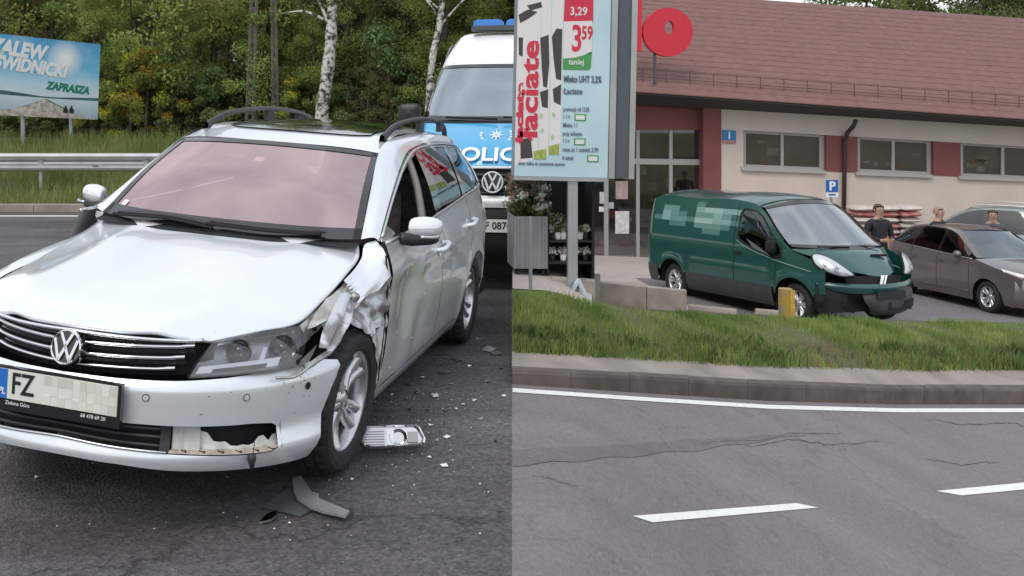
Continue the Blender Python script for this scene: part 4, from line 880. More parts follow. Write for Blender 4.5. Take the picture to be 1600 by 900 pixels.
# ------------------------------------------------------------------ wood
def treemat(name, c, c2, vs=1.2, tl=.48):
    m = leafmat(name, c, c2, .65, vs, tl); N = m.node_tree.nodes; L = m.node_tree.links; b = N['Principled BSDF']
    oi = N.new('ShaderNodeObjectInfo'); hs = N.new('ShaderNodeHueSaturation'); ma = N.new('ShaderNodeMapRange'); ma.inputs['To Min'].default_value = .465; ma.inputs['To Max'].default_value = .53
    mv = N.new('ShaderNodeMapRange'); mv.inputs['To Min'].default_value = .85; mv.inputs['To Max'].default_value = 1.4
    L.new(oi.outputs['Random'], ma.inputs[0]); L.new(ma.outputs[0], hs.inputs['Hue']); L.new(oi.outputs['Random'], mv.inputs[0]); L.new(mv.outputs[0], hs.inputs['Value'])
    src = b.inputs['Base Color'].links[0].from_socket; tr = [n for n in N if n.type == 'BSDF_TRANSLUCENT'][0]
    L.new(src, hs.inputs['Color']); L.new(hs.outputs[0], b.inputs['Base Color']); L.new(hs.outputs[0], tr.inputs[0]); return m
M_['leafA'] = treemat('broad_leaf', (.15, .20, .06), (.30, .345, .12)); M_['leafB'] = treemat('dark_leaf', (.10, .145, .055), (.19, .245, .10)); M_['leafC'] = treemat('fresh_leaf', (.18, .235, .06), (.33, .38, .12))
M_['leafD'] = treemat('brown_leaf', (.17, .155, .075), (.27, .245, .12)); M_['yellow'] = treemat('yellow_flower', (.55, .42, .03), (.68, .55, .06), 3); M_['needle'] = treemat('needle', (.085, .105, .05), (.155, .17, .085))
M_['bark'] = mat('bark', (.085, .068, .055), .9, var=.35, vs=6, bump=.7, bs=14, bdist=.03)
def birchbark():
    m = mat('birch_bark', (.60, .58, .55), .8, bump=.3, bs=10); N = m.node_tree.nodes; L = m.node_tree.links; b = N['Principled BSDF']
    t = N.new('ShaderNodeTexCoord'); mp = N.new('ShaderNodeMapping'); mp.inputs['Scale'].default_value = (3.4, 3.4, 4.6); L.new(t.outputs['Object'], mp.inputs[0])
    n = N.new('ShaderNodeTexNoise'); n.inputs['Scale'].default_value = 1.6; n.inputs['Detail'].default_value = 7; n.inputs['Roughness'].default_value = .65; L.new(mp.outputs[0], n.inputs['Vector'])
    r = N.new('ShaderNodeValToRGB'); e = r.color_ramp.elements; e[0].position = .44; e[0].color = (.045, .04, .036, 1); e[1].position = .54; e[1].color = (.58, .56, .53, 1); L.new(n.outputs['Fac'], r.inputs[0]); L.new(r.outputs[0], b.inputs['Base Color']); return m
M_['birch'] = birchbark()
def leaves(C, R, n, sz, flat=.75):
    """n leaf quads around cluster centres C with radii R"""
    k = rng.integers(0, len(C), n); u = rng.normal(size=(n, 3)); u /= np.linalg.norm(u, axis=1, keepdims=True); r = rng.random(n)**.5
    P = C[k]+u*(R[k]*r)[:, None]*np.array([1, 1, flat]); nn = rng.normal(size=(n, 3))+u*.6+np.array([0, 0, .5]); nn /= np.linalg.norm(nn, axis=1, keepdims=True)
    t = np.cross(nn, rng.normal(size=(n, 3))); t /= np.linalg.norm(t, axis=1, keepdims=True); b = np.cross(nn, t); s = (sz*rng.uniform(.55, 1.4, n))[:, None]
    V = np.stack([P-t*s, P-b*s*.55, P+t*s, P+b*s*.55], 1).reshape(-1, 3); i = np.arange(n)*4
    return V, np.stack([i, i+1, i+2, i+3], 1).tolist()
def tree_meshes(kind, h, seed):
    global rng
    rng = np.random.default_rng(seed); random.seed(seed)
    tk = MB(); lean = np.array([random.uniform(-.06, .06), random.uniform(-.06, .06)])
    zs = np.linspace(-.3, h*.97, 9); ax = np.c_[lean[0]*zs+.08*np.sin(zs*.9+seed), lean[1]*zs+.08*np.cos(zs*.7+seed), zs]
    r0 = .018*h if kind != 'birch' else .021*h; tk.tube(ax, r0*(1-zs.clip(0)/h)**.8+.012, 8)
    C = []; R = []
    if kind == 'pine':
        for i in range(46):
            z = h*(.10+.88*rng.random()); rad = (1-z/h)*h*.26+.15; a = rng.uniform(0, 6.283); rr = rad*rng.uniform(.35, 1); c = np.array([np.interp(z, zs, ax[:, 0])+rr*math.cos(a), np.interp(z, zs, ax[:, 1])+rr*math.sin(a), z-.12*rr]); C.append(c); R.append(.25+.30*rad*rng.random())
    else:
        lo = {'bush': .02, 'birch': .45}.get(kind, .10); wd = {'bush': .55, 'birch': .2}.get(kind, .27)
        for i in range(44 if kind != 'bush' else 26):
            t = rng.random(); z = h*(lo+(1-lo)*t); prof = math.sin(math.pi*min(1, .18+.82*t)**.8)*.9+.12; a = rng.uniform(0, 6.283); rr = h*wd*prof*rng.random()**.6
            C.append(np.array([np.interp(z, zs, ax[:, 0])+rr*math.cos(a), np.interp(z, zs, ax[:, 1])+rr*math.sin(a), z])); R.append(h*rng.uniform(.035, .095)+.08)
    C = np.array(C); R = np.array(R)
    for i in range(0, len(C), 2):
        z0 = max(.15*h if kind != 'bush' else .02, C[i, 2]-.25*h*rng.random()-.1); z0 = min(z0, C[i, 2]); b = np.array([np.interp(z0, zs, ax[:, 0]), np.interp(z0, zs, ax[:, 1]), z0]); m = (b+C[i])/2+np.array([0, 0, .04*h*rng.random()])
        tk.tube(crom([b, m, C[i]], 6), np.linspace(r0*.32*(1-z0/h)+.008, .006, 6), 5)
    return tk, C, R
protos = []
def make_tree(kind, h, n, sz, lm, tm, seed, lab, cat='tree', nm='tree', extra=None):
    global rng
    tk, C, R = tree_meshes(kind, h, seed); root = thing(nm, lab, cat, (0, 0, -50)); tk.build('trunk', M_[tm], root, smooth=True)
    V, F = leaves(C, R, n, sz); cr = obj('crown', V, F, M_[lm], root)
    if extra:
        k = rng.random(len(C)) < .6; V, F = leaves(C[k]+np.array([0, 0, .08]), R[k]*1.05, extra[1], sz*.6); obj('blossom', V, F, M_[extra[0]], cr)
    return root
def copy_tree(src, parent=None):
    c = src.copy(); COL.objects.link(c); c.parent = parent
    for ch in src.children: copy_tree(ch, c)
    return c
TP = {'A': make_tree('broad', 7.5, 13000, .058, 'leafA', 'bark', 21, 'x'), 'A2': make_tree('broad', 8.5, 14000, .058, 'leafC', 'bark', 22, 'x'), 'B': make_tree('broad', 8, 14000, .056, 'leafB', 'bark', 23, 'x'),
      'P': make_tree('pine', 8.5, 14000, .05, 'needle', 'bark', 24, 'x'), 'D': make_tree('broad', 6.5, 5000, .045, 'leafD', 'bark', 25, 'x'), 'S': make_tree('bush', 1.9, 4500, .045, 'leafB', 'bark', 26, 'x', nm='bush'), 'Y': make_tree('bush', 2.1, 3600, .042, 'leafC', 'bark', 27, 'x', nm='broom_bush', extra=('yellow', 2600))}
LB = {'A': 'olive green broadleaf tree in the wood behind the guardrail', 'A2': 'fresh green broadleaf tree in the wood behind the guardrail', 'B': 'dark green broadleaf tree in the wood behind the guardrail', 'P': 'dark conifer in the wood behind the guardrail', 'D': 'brownish thin-leaved tree in the wood behind the guardrail', 'S': 'low dark bush at the edge of the wood', 'Y': 'yellow flowering broom bush at the edge of the wood'}
used = set()
def place(k, px, Y, s=1.0, rz=None, lab=None, dz=0, cat=None, X=None, Z=None):
    o = TP[k] if k not in used else copy_tree(TP[k]); used.add(k)
    x = at(px, 0, Y)[0] if X is None else X; o.location = (x, Y, (bankz(Y) if Z is None else Z)+dz-.05); o.rotation_euler = (0, 0, random.uniform(0, 6.28) if rz is None else rz); o.scale = (s*random.uniform(.9, 1.12), s*random.uniform(.9, 1.12), s)
    zone = ['around the lake sign', 'right of the lake sign', 'behind the slim poles', 'behind the white birch', 'between the two birches', 'beside the police van'][int(np.searchsorted([165, 330, 470, 570, 665], px))]
    deep = 'at the wood edge' if Y < 32.2 else ('in the second row' if Y < 36.5 else ('in the middle rows' if Y < 43 else 'deep in the wood'))
    if not lab and k not in 'SY': lab = LB[k].split(' in the wood')[0]+' '+deep+' '+zone
    elif not lab: lab = LB[k].split(' at the edge')[0]+' '+zone
    tag(o, lab or LB[k], 'bush' if k in 'SY' else 'tree', ('bushes at the edge of the wood' if k in 'SY' else 'trees of the wood behind the guardrail') ); return o
random.seed(5); rng = np.random.default_rng(5)
row = 0
for Y, step, kinds in ((30.5, 62, 'ADA2BPD'), (34, 58, 'BAPA2D'), (39, 52, 'PBA2PBA'), (46, 46, 'BPBA2PB'), (55, 40, 'PBPBA2B')):
    px = -60+random.uniform(0, 30)
    ks = ['A', 'A2', 'B', 'P', 'D'] if Y < 32 else (['A', 'A2', 'B', 'P', 'B', 'D'] if Y < 36 else ['P', 'B', 'A', 'A2', 'P'])
    while px < 850:
        k = random.choice(ks); gap = 235 < px < 312 or 400 < px < 478; s = random.uniform(.8, 1.15)
        if gap: s = {30.5: .42, 34: .46, 39: .5, 46: .56, 55: .66}[Y]*random.uniform(.9, 1.1)*(1.25 if px > 350 else 1)
        elif Y > 44: s *= 1.25
        if not (px < 170 and Y < 29): place(k, px, Y+random.uniform(-1.4, 1.4), s)
        px += step*random.uniform(.75, 1.3)
for px, Y, k, s in ((150, 29, 'Y', .8), (208, 28.5, 'Y', 1.15), (232, 28.2, 'Y', 1.2), (258, 28.6, 'Y', 1.0), (120, 29.4, 'Y', .7), (300, 28.6, 'S', 1.05), (180, 29.0, 'S', 1.2), (340, 28.6, 'S', 1.1), (380, 28.8, 'S', 1.2), (430, 28.6, 'D', .34), (455, 28.5, 'Y', .8), (500, 28.8, 'S', 1.0), (560, 28.6, 'S', 1.1), (610, 28.5, 'D', .40), (575, 28.4, 'D', .36), (640, 28.4, 'S', 1.0), (30, 29.4, 'S', 1.1), (70, 29.6, 'S', 1.2), (-20, 29.5, 'S', 1.2), (275, 29.3, 'D', .45), (350, 29.4, 'D', .5), (205, 29.5, 'D', .42), (690, 28.6, 'S', 1.0), (745, 28.7, 'S', 1.1)):
    place(k, px, Y, s)
for px in range(165, 800, 38): place(random.choice(['A2', 'A2', 'A']), px+random.uniform(-12, 12), 29.3+random.uniform(-.4, .8), random.uniform(.42, .66))
# two white birch trunks and the pair of lattice-like poles
def birch(pts, d, r, lab):
    root = thing('birch_tree', lab, 'tree', tuple(np.array([at(*pts[0], d)[0], d, bankz(d)-.1]))); o = np.array(root.location)
    P = crom([at(x, y, d) for x, y in pts], 26); P[0, 2] = o[2]-.1; n = len(P)
    tk = MB().tube(P-o, np.linspace(r, r*.62, n)*(1+.06*rng.normal(size=n)), 12); tk.build('trunk', M_['birch'], root, smooth=True); br = MB(); C = []
    for i in range(9):
        b = P[int(n*.55)+i]-o; e = b+np.array([rng.uniform(-1.6, 1.6), rng.uniform(-1, 1), rng.uniform(.3, 1.6)]); br.tube(crom([b, (b+e)/2+np.array([0, 0, .2]), e], 8), np.linspace(r*.3, .012, 8), 6); C.append(e)
    br.build('branches', M_['birch'], root, smooth=True); V, F = leaves(np.array(C), np.full(len(C), .55), 1500, .05); obj('crown', V, F, M_['leafC'], root); return root
birch([(501, 215), (504, 170), (512, 110), (517, 60), (519, 16), (523, -70), (526, -160)], 27.6, .20, 'white birch trunk rising behind the roof of the silver car')
birch([(668, 215), (671, 150), (676, 90), (688, 30), (692, -40), (695, -130)], 27.0, .115, 'grey birch trunk left of the police van')
def pole(x0, y0, x1, y1, d, w, lab):
    a, b = at(x0, y0, d), at(x1, y1, d); a[2] = bankz(d)-.2; root = thing('utility_pole', lab, 'pole', tuple(a), group='utility poles in the wood'); v = b-a
    for sgn in (-1, 1): MB().tube([np.array([sgn*w, 0, 0]), v+np.array([sgn*w*.6, 0, 0])], .05, 6).build('leg', mat('pole_concrete', (.13, .115, .10), .9, var=.2), root)
    for i in range(22):
        f = (i+.5)/22; MB().box(v*f, (2*w*(1-.4*f), .05, .17)).build('rung', M_['bark'], root)
pole(389, 215, 401, -120, 28.0, .10, 'left one of two slim lattice poles in front of the wood'); pole(431, 215, 426, -120, 28.2, .07, 'right one of two slim lattice poles in front of the wood')
# ================================================================== police van
WF = .86
pv = thing('police_van', 'white and blue police van with blue light bar parked behind the silver car', 'van', M=carM((1.579, 11.82, 0), -.2))
M_['polblue'] = mat('police_blue', (.045, .36, .66), .35, coat=.8); M_['vanglass'] = glassmat('van_windscreen', (.30, .34, .34), .20, (.9, .97, 1), .02); M_['polglass'] = glassmat('police_windscreen', (.35, .40, .42), .40, (.84, .94, 1), .03); M_['lightblue'] = mat('light_bar_blue', (.06, .26, .70), .3)
def V_(rows): return [[(x*WF, y, z) for x, y, z in r] for r in rows]
def sym(pts): return [(-x, y, z) for x, y, z in pts[:0:-1]]+list(pts)      # pts from centre outwards
Wp = M_['white']
bon = [sym([(0, 2.93, 1.155), (.45, 2.90, 1.16), (.80, 2.76, 1.17), (.93, 2.52, 1.18)]), sym([(0, 2.84, 1.27), (.45, 2.80, 1.28), (.80, 2.66, 1.28), (.95, 2.42, 1.28)]), sym([(0, 2.60, 1.42), (.45, 2.57, 1.42), (.80, 2.45, 1.41), (.955, 2.22, 1.40)]), sym([(0, 2.30, 1.55), (.45, 2.28, 1.55), (.80, 2.2, 1.55), (.94, 2.02, 1.56)])]
BN = net(V_(bon), 20, 30); bonnet = part('bonnet', BN, M_['polblue'], pv)
wsr = [sym([(0, 2.24, 1.575), (.45, 2.22, 1.575), (.80, 2.13, 1.585), (.90, 2.0, 1.60)]), sym([(0, 1.90, 1.90), (.43, 1.88, 1.90), (.76, 1.79, 1.90), (.86, 1.67, 1.90)]), sym([(0, 1.58, 2.17), (.40, 1.56, 2.17), (.70, 1.48, 2.165), (.80, 1.36, 2.15)])]
wv = part('windscreen', net(V_(wsr), 16, 26), M_['polglass'], pv); GG = net(V_(wsr), 16, 26); mb = MB()
for sl in (GG[:2], GG[-2:], GG[:, :2], GG[:, -2:]): mb.grid(sl+np.array([0, .004, .003]))
part('black_border', mb, M_['glossblack'], wv)
part('scuttle', net(V_([bon[3], wsr[0]]), 3, 26), M_['softblack'], pv)
for a, b in (((-.62, 2.20, 1.60), (-.02, 2.30, 1.585)), ((.05, 2.29, 1.60), (.68, 2.21, 1.60))): part('wiper', MB().tube([(a[0]*WF, a[1], a[2]+.012), (b[0]*WF, b[1], b[2]+.008)], .012, 6), M_['softblack'], pv)
rf = [wsr[2], sym([(0, 1.38, 2.33), (.38, 1.36, 2.33), (.66, 1.28, 2.32), (.77, 1.16, 2.28)]), sym([(0, 1.10, 2.50), (.35, 1.08, 2.50), (.60, 1.0, 2.48), (.73, .90, 2.40)]), sym([(0, .78, 2.57), (.35, .76, 2.57), (.60, .70, 2.555), (.74, .62, 2.46)]), sym([(0, 0, 2.60), (.35, 0, 2.60), (.62, 0, 2.58), (.76, 0, 2.48)]), sym([(0, -2.9, 2.60), (.35, -2.9, 2.60), (.62, -2.9, 2.58), (.76, -2.9, 2.48)])]
part('roof', net(V_(rf), 40, 30), Wp, pv)
# side walls
for s in (1, -1):
    sidec = [[(.955*s, 2.22, 1.40), (.93*s, 2.52, 1.18), (.97*s, 2.35, .80), (.97*s, 2.30, .40)], [(.93*s, 2.02, 1.56), (1.0*s, 2.0, 1.25), (1.01*s, 1.95, .80), (1.0*s, 1.95, .40)], [(.90*s, 1.8, 1.76), (1.0*s, 1.5, 1.30), (1.02*s, 1.4, .80), (1.0*s, 1.4, .40)], [(.80*s, 1.36, 2.15), (.99*s, 1.1, 1.4), (1.02*s, 1.0, .80), (1.0*s, 1.0, .40)], [(.74*s, .6, 2.46), (.98*s, .5, 1.45), (1.02*s, .5, .80), (1.0*s, .5, .40)], [(.76*s, -2.9, 2.48), (.98*s, -2.9, 1.45), (1.02*s, -2.9, .80), (1.0*s, -2.9, .40)]]
    part('side_panel', net(V_(sidec), 30, 16), Wp, pv)
    part('side_stripe', net(V_([[(1.005*s+.012*s, y, 1.32) , (1.03*s, y, .98)] for y in (1.2, 0, -2.85)]), 8, 3), M_['polblue'], pv)
    part('side_window', net(V_([[(.985*s, y, 1.45+.02), (.90*s+.02*s, y+dy, 1.98)] for y, dy in ((1.55, -.35), (1.0, -.1), (.55, 0))]), 8, 6)+np.array([.012*s, 0, 0]), M_['glass'], pv)
    mm = part('wing_mirror', net([[(s*(1.0+u)*WF, 1.83+dy, 1.555+z*.62) for u, z in ((.0, .02), (.0, .26), (.05, .31), (.20, .30), (.24, .24), (.24, .04), (.19, .0), (.04, .0), (.0, .02))] for dy in (-.05, .0, .06)]+[[(s*(1.12)*WF, 1.91, 1.65)]*9], 8, 30), M_['blackplastic'], pv); part('mirror_arm', MB().tube([(s*.93*WF, 1.85, 1.58), (s*1.1*WF, 1.85, 1.60)], .035, 8), M_['blackplastic'], mm)
    hl = part('headlight', net(V_([[(.55*s, 2.90, 1.15), (.78*s, 2.80, 1.165), (.945*s, 2.52, 1.18)], [(.58*s, 2.93, .98), (.80*s, 2.82, .96), (.96*s, 2.54, .95)]]), 6, 14), M_['reflector'], pv); part('lens', net(V_([[(.55*s, 2.91, 1.15), (.78*s, 2.81, 1.165), (.95*s, 2.53, 1.18)], [(.58*s, 2.94, .98), (.80*s, 2.83, .96), (.965*s, 2.55, .95)]]), 6, 14), M_['clearglass'], hl)
    for y in (1.85, -1.9): wheel(pv, s, 1.0*WF, y, .34, R=.34, rim=.21, spokes=8, style='single', width=.2)
# face
gf = part('grille', net(V_([sym([(0, 2.92, 1.14), (.45, 2.90, 1.145), (.60, 2.86, 1.15)]), sym([(0, 2.95, .88), (.45, 2.93, .88), (.60, 2.89, .89)])]), 6, 20), M_['softblack'], pv)
part('chrome_strip', MB().tube([(x*WF, 2.935-.12*x*x, 1.15) for x in np.linspace(-.93, .93, 20)], .014, 6), M_['white'], gf)
for z in (1.085, 1.03, .975, .92): part('grille_bar', MB().tube([(x*WF, 2.945-.12*x*x, z) for x in np.linspace(-.58, .58, 14)], .010, 6), M_['darkgrey'], gf)
part('bumper_band', net(V_([sym([(0, 2.96, .895), (.5, 2.93, .895), (.85, 2.78, .90), (.99, 2.45, .92)]), sym([(0, 3.0, .85), (.5, 2.97, .85), (.87, 2.82, .85), (1.0, 2.45, .85)]), sym([(0, 2.99, .79), (.5, 2.96, .79), (.87, 2.81, .79), (1.0, 2.45, .79)])]), 8, 26), Wp, pv)
part('bumper', net(V_([sym([(0, 2.97, .785), (.5, 2.95, .785), (.86, 2.80, .785), (.99, 2.45, .785)]), sym([(0, 3.02, .70), (.5, 2.99, .70), (.87, 2.84, .70), (1.0, 2.45, .70)]), sym([(0, 3.02, .45), (.5, 2.99, .45), (.87, 2.84, .45), (1.0, 2.40, .45)]), sym([(0, 2.90, .26), (.5, 2.88, .26), (.80, 2.74, .26), (.95, 2.35, .28)])]), 14, 26), M_['softblack'], pv)
emblem(pv, (0, 2.985, 1.02), (1, 0, 0), (0, -.05, 1), .098, ring='white')
pl = part('number_plate', MB().box((0, 3.04, .63), (.52, .015, .115)), M_['plate'], pv, smooth=False); text('plate_letters', 'HPF 0874', .092, M_['ink'], frame((0, 3.05, .63), (-1, 0, 0), (0, 0, 1)), pl, .001, .0015, sx=.95)
# lettering and star on the bonnet
def bonM(px, z, up=.012):
    y = float(np.interp(z, [1.155, 1.27, 1.42, 1.55], [2.93, 2.84, 2.60, 2.30])); return frame((-px, y+.012+.2*up, z+up), (-1, 0, 0), (0, -.62, .60))
pol = text('lettering', 'POLICJA', .235, M_['whiteprint'], bonM(0, 1.245, .02), bonnet, .002, .006, sx=.98)
st = MB(); Ms = bonM(0, 1.43, .015); R3 = np.array(Ms.to_3x3()); T3 = np.array(Ms.translation)
for i in range(8):
    a = i*math.pi/4; p = [(.012*math.cos(a-1.57), .012*math.sin(a-1.57), 0), (.075*math.cos(a), .075*math.sin(a), 0), (.012*math.cos(a+1.57), .012*math.sin(a+1.57), 0)]; st.add(np.array(p)@R3.T+T3, [(0, 1, 2)])
for i in range(20):
    if 2 <= i <= 8: continue
    a = i*2*math.pi/20+.1; q = np.array([[(.135+dr)*math.cos(a+da), (.105+dr)*math.sin(a+da), 0] for dr, da in ((0, -.09), (.022, -.08), (.022, .08), (0, .09))]); st.add(q@R3.T+T3, [(0, 1, 2, 3)])
st.build('star_badge', M_['whiteprint'], bonnet)['kind'] = 'stuff'
lbx = part('light_bar', MB().box((.12, .98, 2.60), (1.05, .22, .05)), M_['darkgrey'], pv, smooth=False)
for x, w_ in ((-.22, .34), (.12, .30), (.46, .34)):
    part('blue_dome', MB().prism([(-w_/2, 0), (w_/2, 0), (w_/2-.015, .055), (w_/2-.05, .072), (-w_/2+.05, .072), (-w_/2+.015, .055)], -.09, .09, np.array([[1, 0, 0], [0, 0, 1], [0, 1, 0]]), (x, .98, 2.622)), M_['lightblue'], lbx, smooth=False)
part('cab_interior', MB().box((0, 1.0, 1.3), (1.5, .9, .5)).box((-.4, .6, 1.75), (.45, .15, .7)).box((.4, .6, 1.75), (.45, .15, .7)), M_['interior'], pv, smooth=False)
part('underbody', MB().box((0, -.3, .38), (1.6, 5.2, .2)).box((0, -2.9, 1.5), (1.6, .04, 2.0)), M_['softblack'], pv, smooth=False)

# ================================================================== advertising board on the island
bx0, bx1, bd = 803.5, 950, 7.90
A, B = at(bx0, 276, bd), at(bx1, 279, bd); ub = (B-A); Wc = float(np.linalg.norm(ub)); ub = ub/Wc; Hc = (279+8)/FPX*bd
ad = thing('advertising_board', 'tall milk advertising board with price tag on a galvanised post', 'billboard', M=frame(A, ub, (0, 0, 1)))
MB().box((Wc/2+.105, Hc/2, -.115), (Wc+.21, Hc, .17)).build('cabinet', M_['midgrey'], ad)
MB().box((Wc+.11, Hc/2, -.05), (.10, Hc-.02, .06)).build('side_panel', mat('navy_panel', (.085, .10, .125), .5), ad)
MB().box((Wc+.19, Hc/2, -.04), (.045, Hc, .07)).build('corner_profile', M_['galv'], ad); MB().box((Wc+.028, Hc/2, -.04), (.05, Hc, .08)).build('corner_profile', M_['galv'], ad)
MB().box((Wc/2, -.012, -.05), (Wc, .03, .09)).build('bottom_profile', M_['galv'], ad)
S_ = bd/FPX      # metres per photo pixel on the board
poster = MB().box((Wc/2, Hc/2, -.015), (Wc-.004, Hc-.01, .012)).build('poster', mat('poster_paleblue', (.42, .60, .68), .45, c2=(.58, .74, .78), vs=1.1), ad)
def pp(x, y): return ((x-bx0)*S_, (278-y)*S_)
def pflat(name, pts, m, lay=0, z0=-.0085): return MB().prism([pp(*p) for p in pts][::-1], z0+.0012*lay, z0+.0012*lay+.001).build(name, m, poster)
cart = mat('carton_white', (.72, .70, .70), .5); spot = mat('carton_spot', (.055, .05, .05), .5); pred = mat('poster_red', (.60, .03, .07), .5); pgreen = mat('poster_green', (.07, .30, .09), .5); gry = mat('poster_text', (.10, .14, .20), .5)
pflat('carton', [(804, 0), (840, 0), (840, 248), (804, 262)], cart, 0)
pflat('carton', [(841, 0), (856, 2), (856, 245), (841, 246)], cart, 0); pflat('carton', [(857.5, -2), (875, -4), (875, 240), (857.5, 243)], cart, 0)
for q in ([(840, 60), (853, 55), (855, 100), (852, 138), (846, 136), (843, 105)], [(858, 58), (865, 45), (874, 46), (874, 126), (866, 124), (861, 90)], [(841, 145), (854, 140), (854, 170), (845, 168)], [(861, 140), (874, 132), (874, 165), (863, 160)], [(805, 25), (820, 16), (835, 20), (822, 30), (808, 38)], [(806, 60), (813, 60), (813, 90), (807, 88)], [(818, 10), (840, 4), (842, 12), (824, 18)], [(812, 220), (828, 216), (832, 248), (813, 250)]): pflat('cow_spot', q, spot, 1)
for q in ([(833, 238), (853, 233), (853, 250), (834, 250)], [(857, 229), (873, 225), (873, 242), (857, 243)]): pflat('grass_print', q, mat('grass_print', (.32, .40, .10), .5, var=.3, vs=40), 2)
for x, y in ((844, 182), (863, 180), (846, 205), (862, 215)): pflat('flower_print', [(x-3, y), (x, y-5), (x+3, y), (x, y+5)], mat('flower_print', (.45, .55, .35), .5), 2)
Zt = Matrix.Translation
def ptext(nm, body, x, y, px, m, sx=1, rot=0, bold=.0, al='LEFT'): return text(nm, body, px*S_*1.38, m, Zt((*pp(x, y), -.0035))@Matrix.Rotation(rot, 4, 'Z'), poster, .0006, bold*S_, 0, sx, al)
ptext('brand_lettering', 'łaciate', 826, 218, 27, pred, 1.62, math.pi/2, 1.1); ptext('brand_lettering', 'łaciate', 810.5, 224, 11, pred, 2.4, math.pi/2, .8)
pflat('price_tag', [(877, -6), (922, -6), (922, 36), (876, 36)], pred, 1); pflat('price_tag', [(876, 34), (921, 32), (921, 82), (908, 86), (895, 90), (876, 92)], cart, 2); pflat('price_tag', [(876, 92), (895, 90), (908, 86), (921, 80), (920, 104), (917, 109), (876, 109)], pgreen, 2)
ptext('price', '3', 897, 62, 42, pred, .62, 0, 1.2, 'CENTER'); ptext('price', '59', 913, 52, 21, pred, .62, 0, .8, 'CENTER'); ptext('small_print', '3,29', 899, 18, 13, cart, .9, 0, .3, 'CENTER'); ptext('small_print', 'taniej', 897, 97, 9, cart, .9, 0, .2, 'CENTER')
ptext('product_text', 'Mleko UHT 3,2%', 878, 124, 10.5, gry, .58, 0, .45); ptext('product_text', 'Łaciate', 878, 143, 9.5, gry, .8, 0, .3)
for y, w_, b_ in ((171, 46, 0), (183, 16, 1), (196, 30, 0), (209, 32, 0), (221, 16, 1), (234, 56, 0), (247, 36, 2)):
    ptext('small_print', {46: 'promocja od 12.05', 16: '1 l =', 30: 'Mleko 1 l', 32: 'przy zakupie', 56: 'cena za 1 sztukę 2,99', 36: '6 sztuk'}[w_], 878, y, 7.0, gry, w_/46*.55 if w_ > 40 else .62, 0, .1)
    if b_:
        x0 = 896 if b_ == 1 else 917; pflat('green_box', [(x0, y-5), (x0+18, y-5), (x0+18, y+6), (x0, y+6)], pgreen, 1); pflat('green_box_inner', [(x0+2, y-3), (x0+16, y-3), (x0+16, y+4), (x0+2, y+4)], cart, 2)
ptext('small_print', 'oferta ważna do wyczerpania zapasów', 809, 257, 5.5, gry, .62, 0, .1)
pb = at(904, 482, 7.70); o = MB().box((pb[0], 7.96, (pb[2]-.25+at(904, 278, 7.9)[2])/2), (.078, .06, at(904, 278, 7.9)[2]-pb[2]+.25)).build('post', M_['galv']); o.parent = ad; o.matrix_parent_inverse = ad.matrix_world.inverted()
for xx, dy in ((868, -.12), (930, -.1), (915, .3)):
    e = at(xx, 484, 7.70+dy*.5); t = at(904, 438, 7.92); o = MB().tube([t, e-np.array([0, 0, .06])], .020, 6).build('brace', M_['galv']); o.parent = ad; o.matrix_parent_inverse = ad.matrix_world.inverted()
# small post at the left
q = at(829, 456, 7.55); tag(MB().tube([q-np.array([0, 0, .2]), at(829, 338, 7.55)], .014, 8).build('thin_post', M_['midgrey']), 'thin grey post in front of the flower container', 'post')
# ================================================================== flower container and rack (in front of the police van)
def iz(px): return crest(px)[2]+.006
fcm = mat('container_grey', (.25, .26, .265), .5, .2, var=.1)
d0 = 8.18; xl, xr = at(803, 0, d0)[0], at(855, 0, d0)[0]; zb = iz(830); ztop = at(830, 338, d0)[2]
fc = thing('flower_container', 'grey metal flower container full of white and pink flowers', 'planter', ((xl+xr)/2, d0+.2, zb)); w = xr-xl; h = ztop-zb
for y in (-.2, .2): MB().box((0, y, h/2+.03), (w, .012, h-.06)).build('panel', fcm, fc)
for x in (-w/2, w/2): MB().box((x, 0, h/2+.03), (.012, .388, h-.06)).build('panel', fcm, fc)
for i in range(4): MB().box((-w/2+w*(i+.5)/4, -.212, h/2+.03), (.012, .012, h-.08)).build('rib', M_['midgrey'], fc)
for x in (-w/2+.03, w/2-.03):
    for y in (-.16, .16): MB().lathe([(-.012, .03), (.012, .03)], (x, y, .03), (1, 0, 0), 10).build('castor', M_['softblack'], fc)
MB().box((0, 0, h-.05), (w-.02, .38, .03)).build('soil', M_['soil'], fc)
fwhite = leafmat('white_petal', (.62, .60, .52), (.75, .74, .66), vs=9); fpink = leafmat('pink_petal', (.40, .16, .20), (.55, .30, .34), vs=9); fgreen = leafmat('flower_leaf', (.07, .12, .04), (.15, .20, .08), vs=6)
C = np.c_[rng.uniform(-w/2, w/2, 50), rng.uniform(-.2, .2, 50), h+rng.uniform(-.02, .20, 50)]; V, F = leaves(C, np.full(50, .06), 3000, .016); obj('foliage', V, F, fgreen, fc)
k = 30; V, F = leaves(C[:k]*np.array([1, .9, 1])+np.array([0, -.04, .04]), np.full(k, .05), 2600, .014); obj('white_flowers', V, F, fwhite, fc)['kind'] = 'stuff'
C2 = np.c_[rng.uniform(-w/2, w/2*.5, 26), rng.uniform(-.2, .2, 26), h+rng.uniform(.16, .36, 26)]; V, F = leaves(C2, np.full(26, .055), 1500, .016); obj('pink_flowers', V, F, fpink, fc)['kind'] = 'stuff'; V, F = leaves(C2, np.full(26, .07), 1200, .018); obj('foliage', V, F, fgreen, fc)
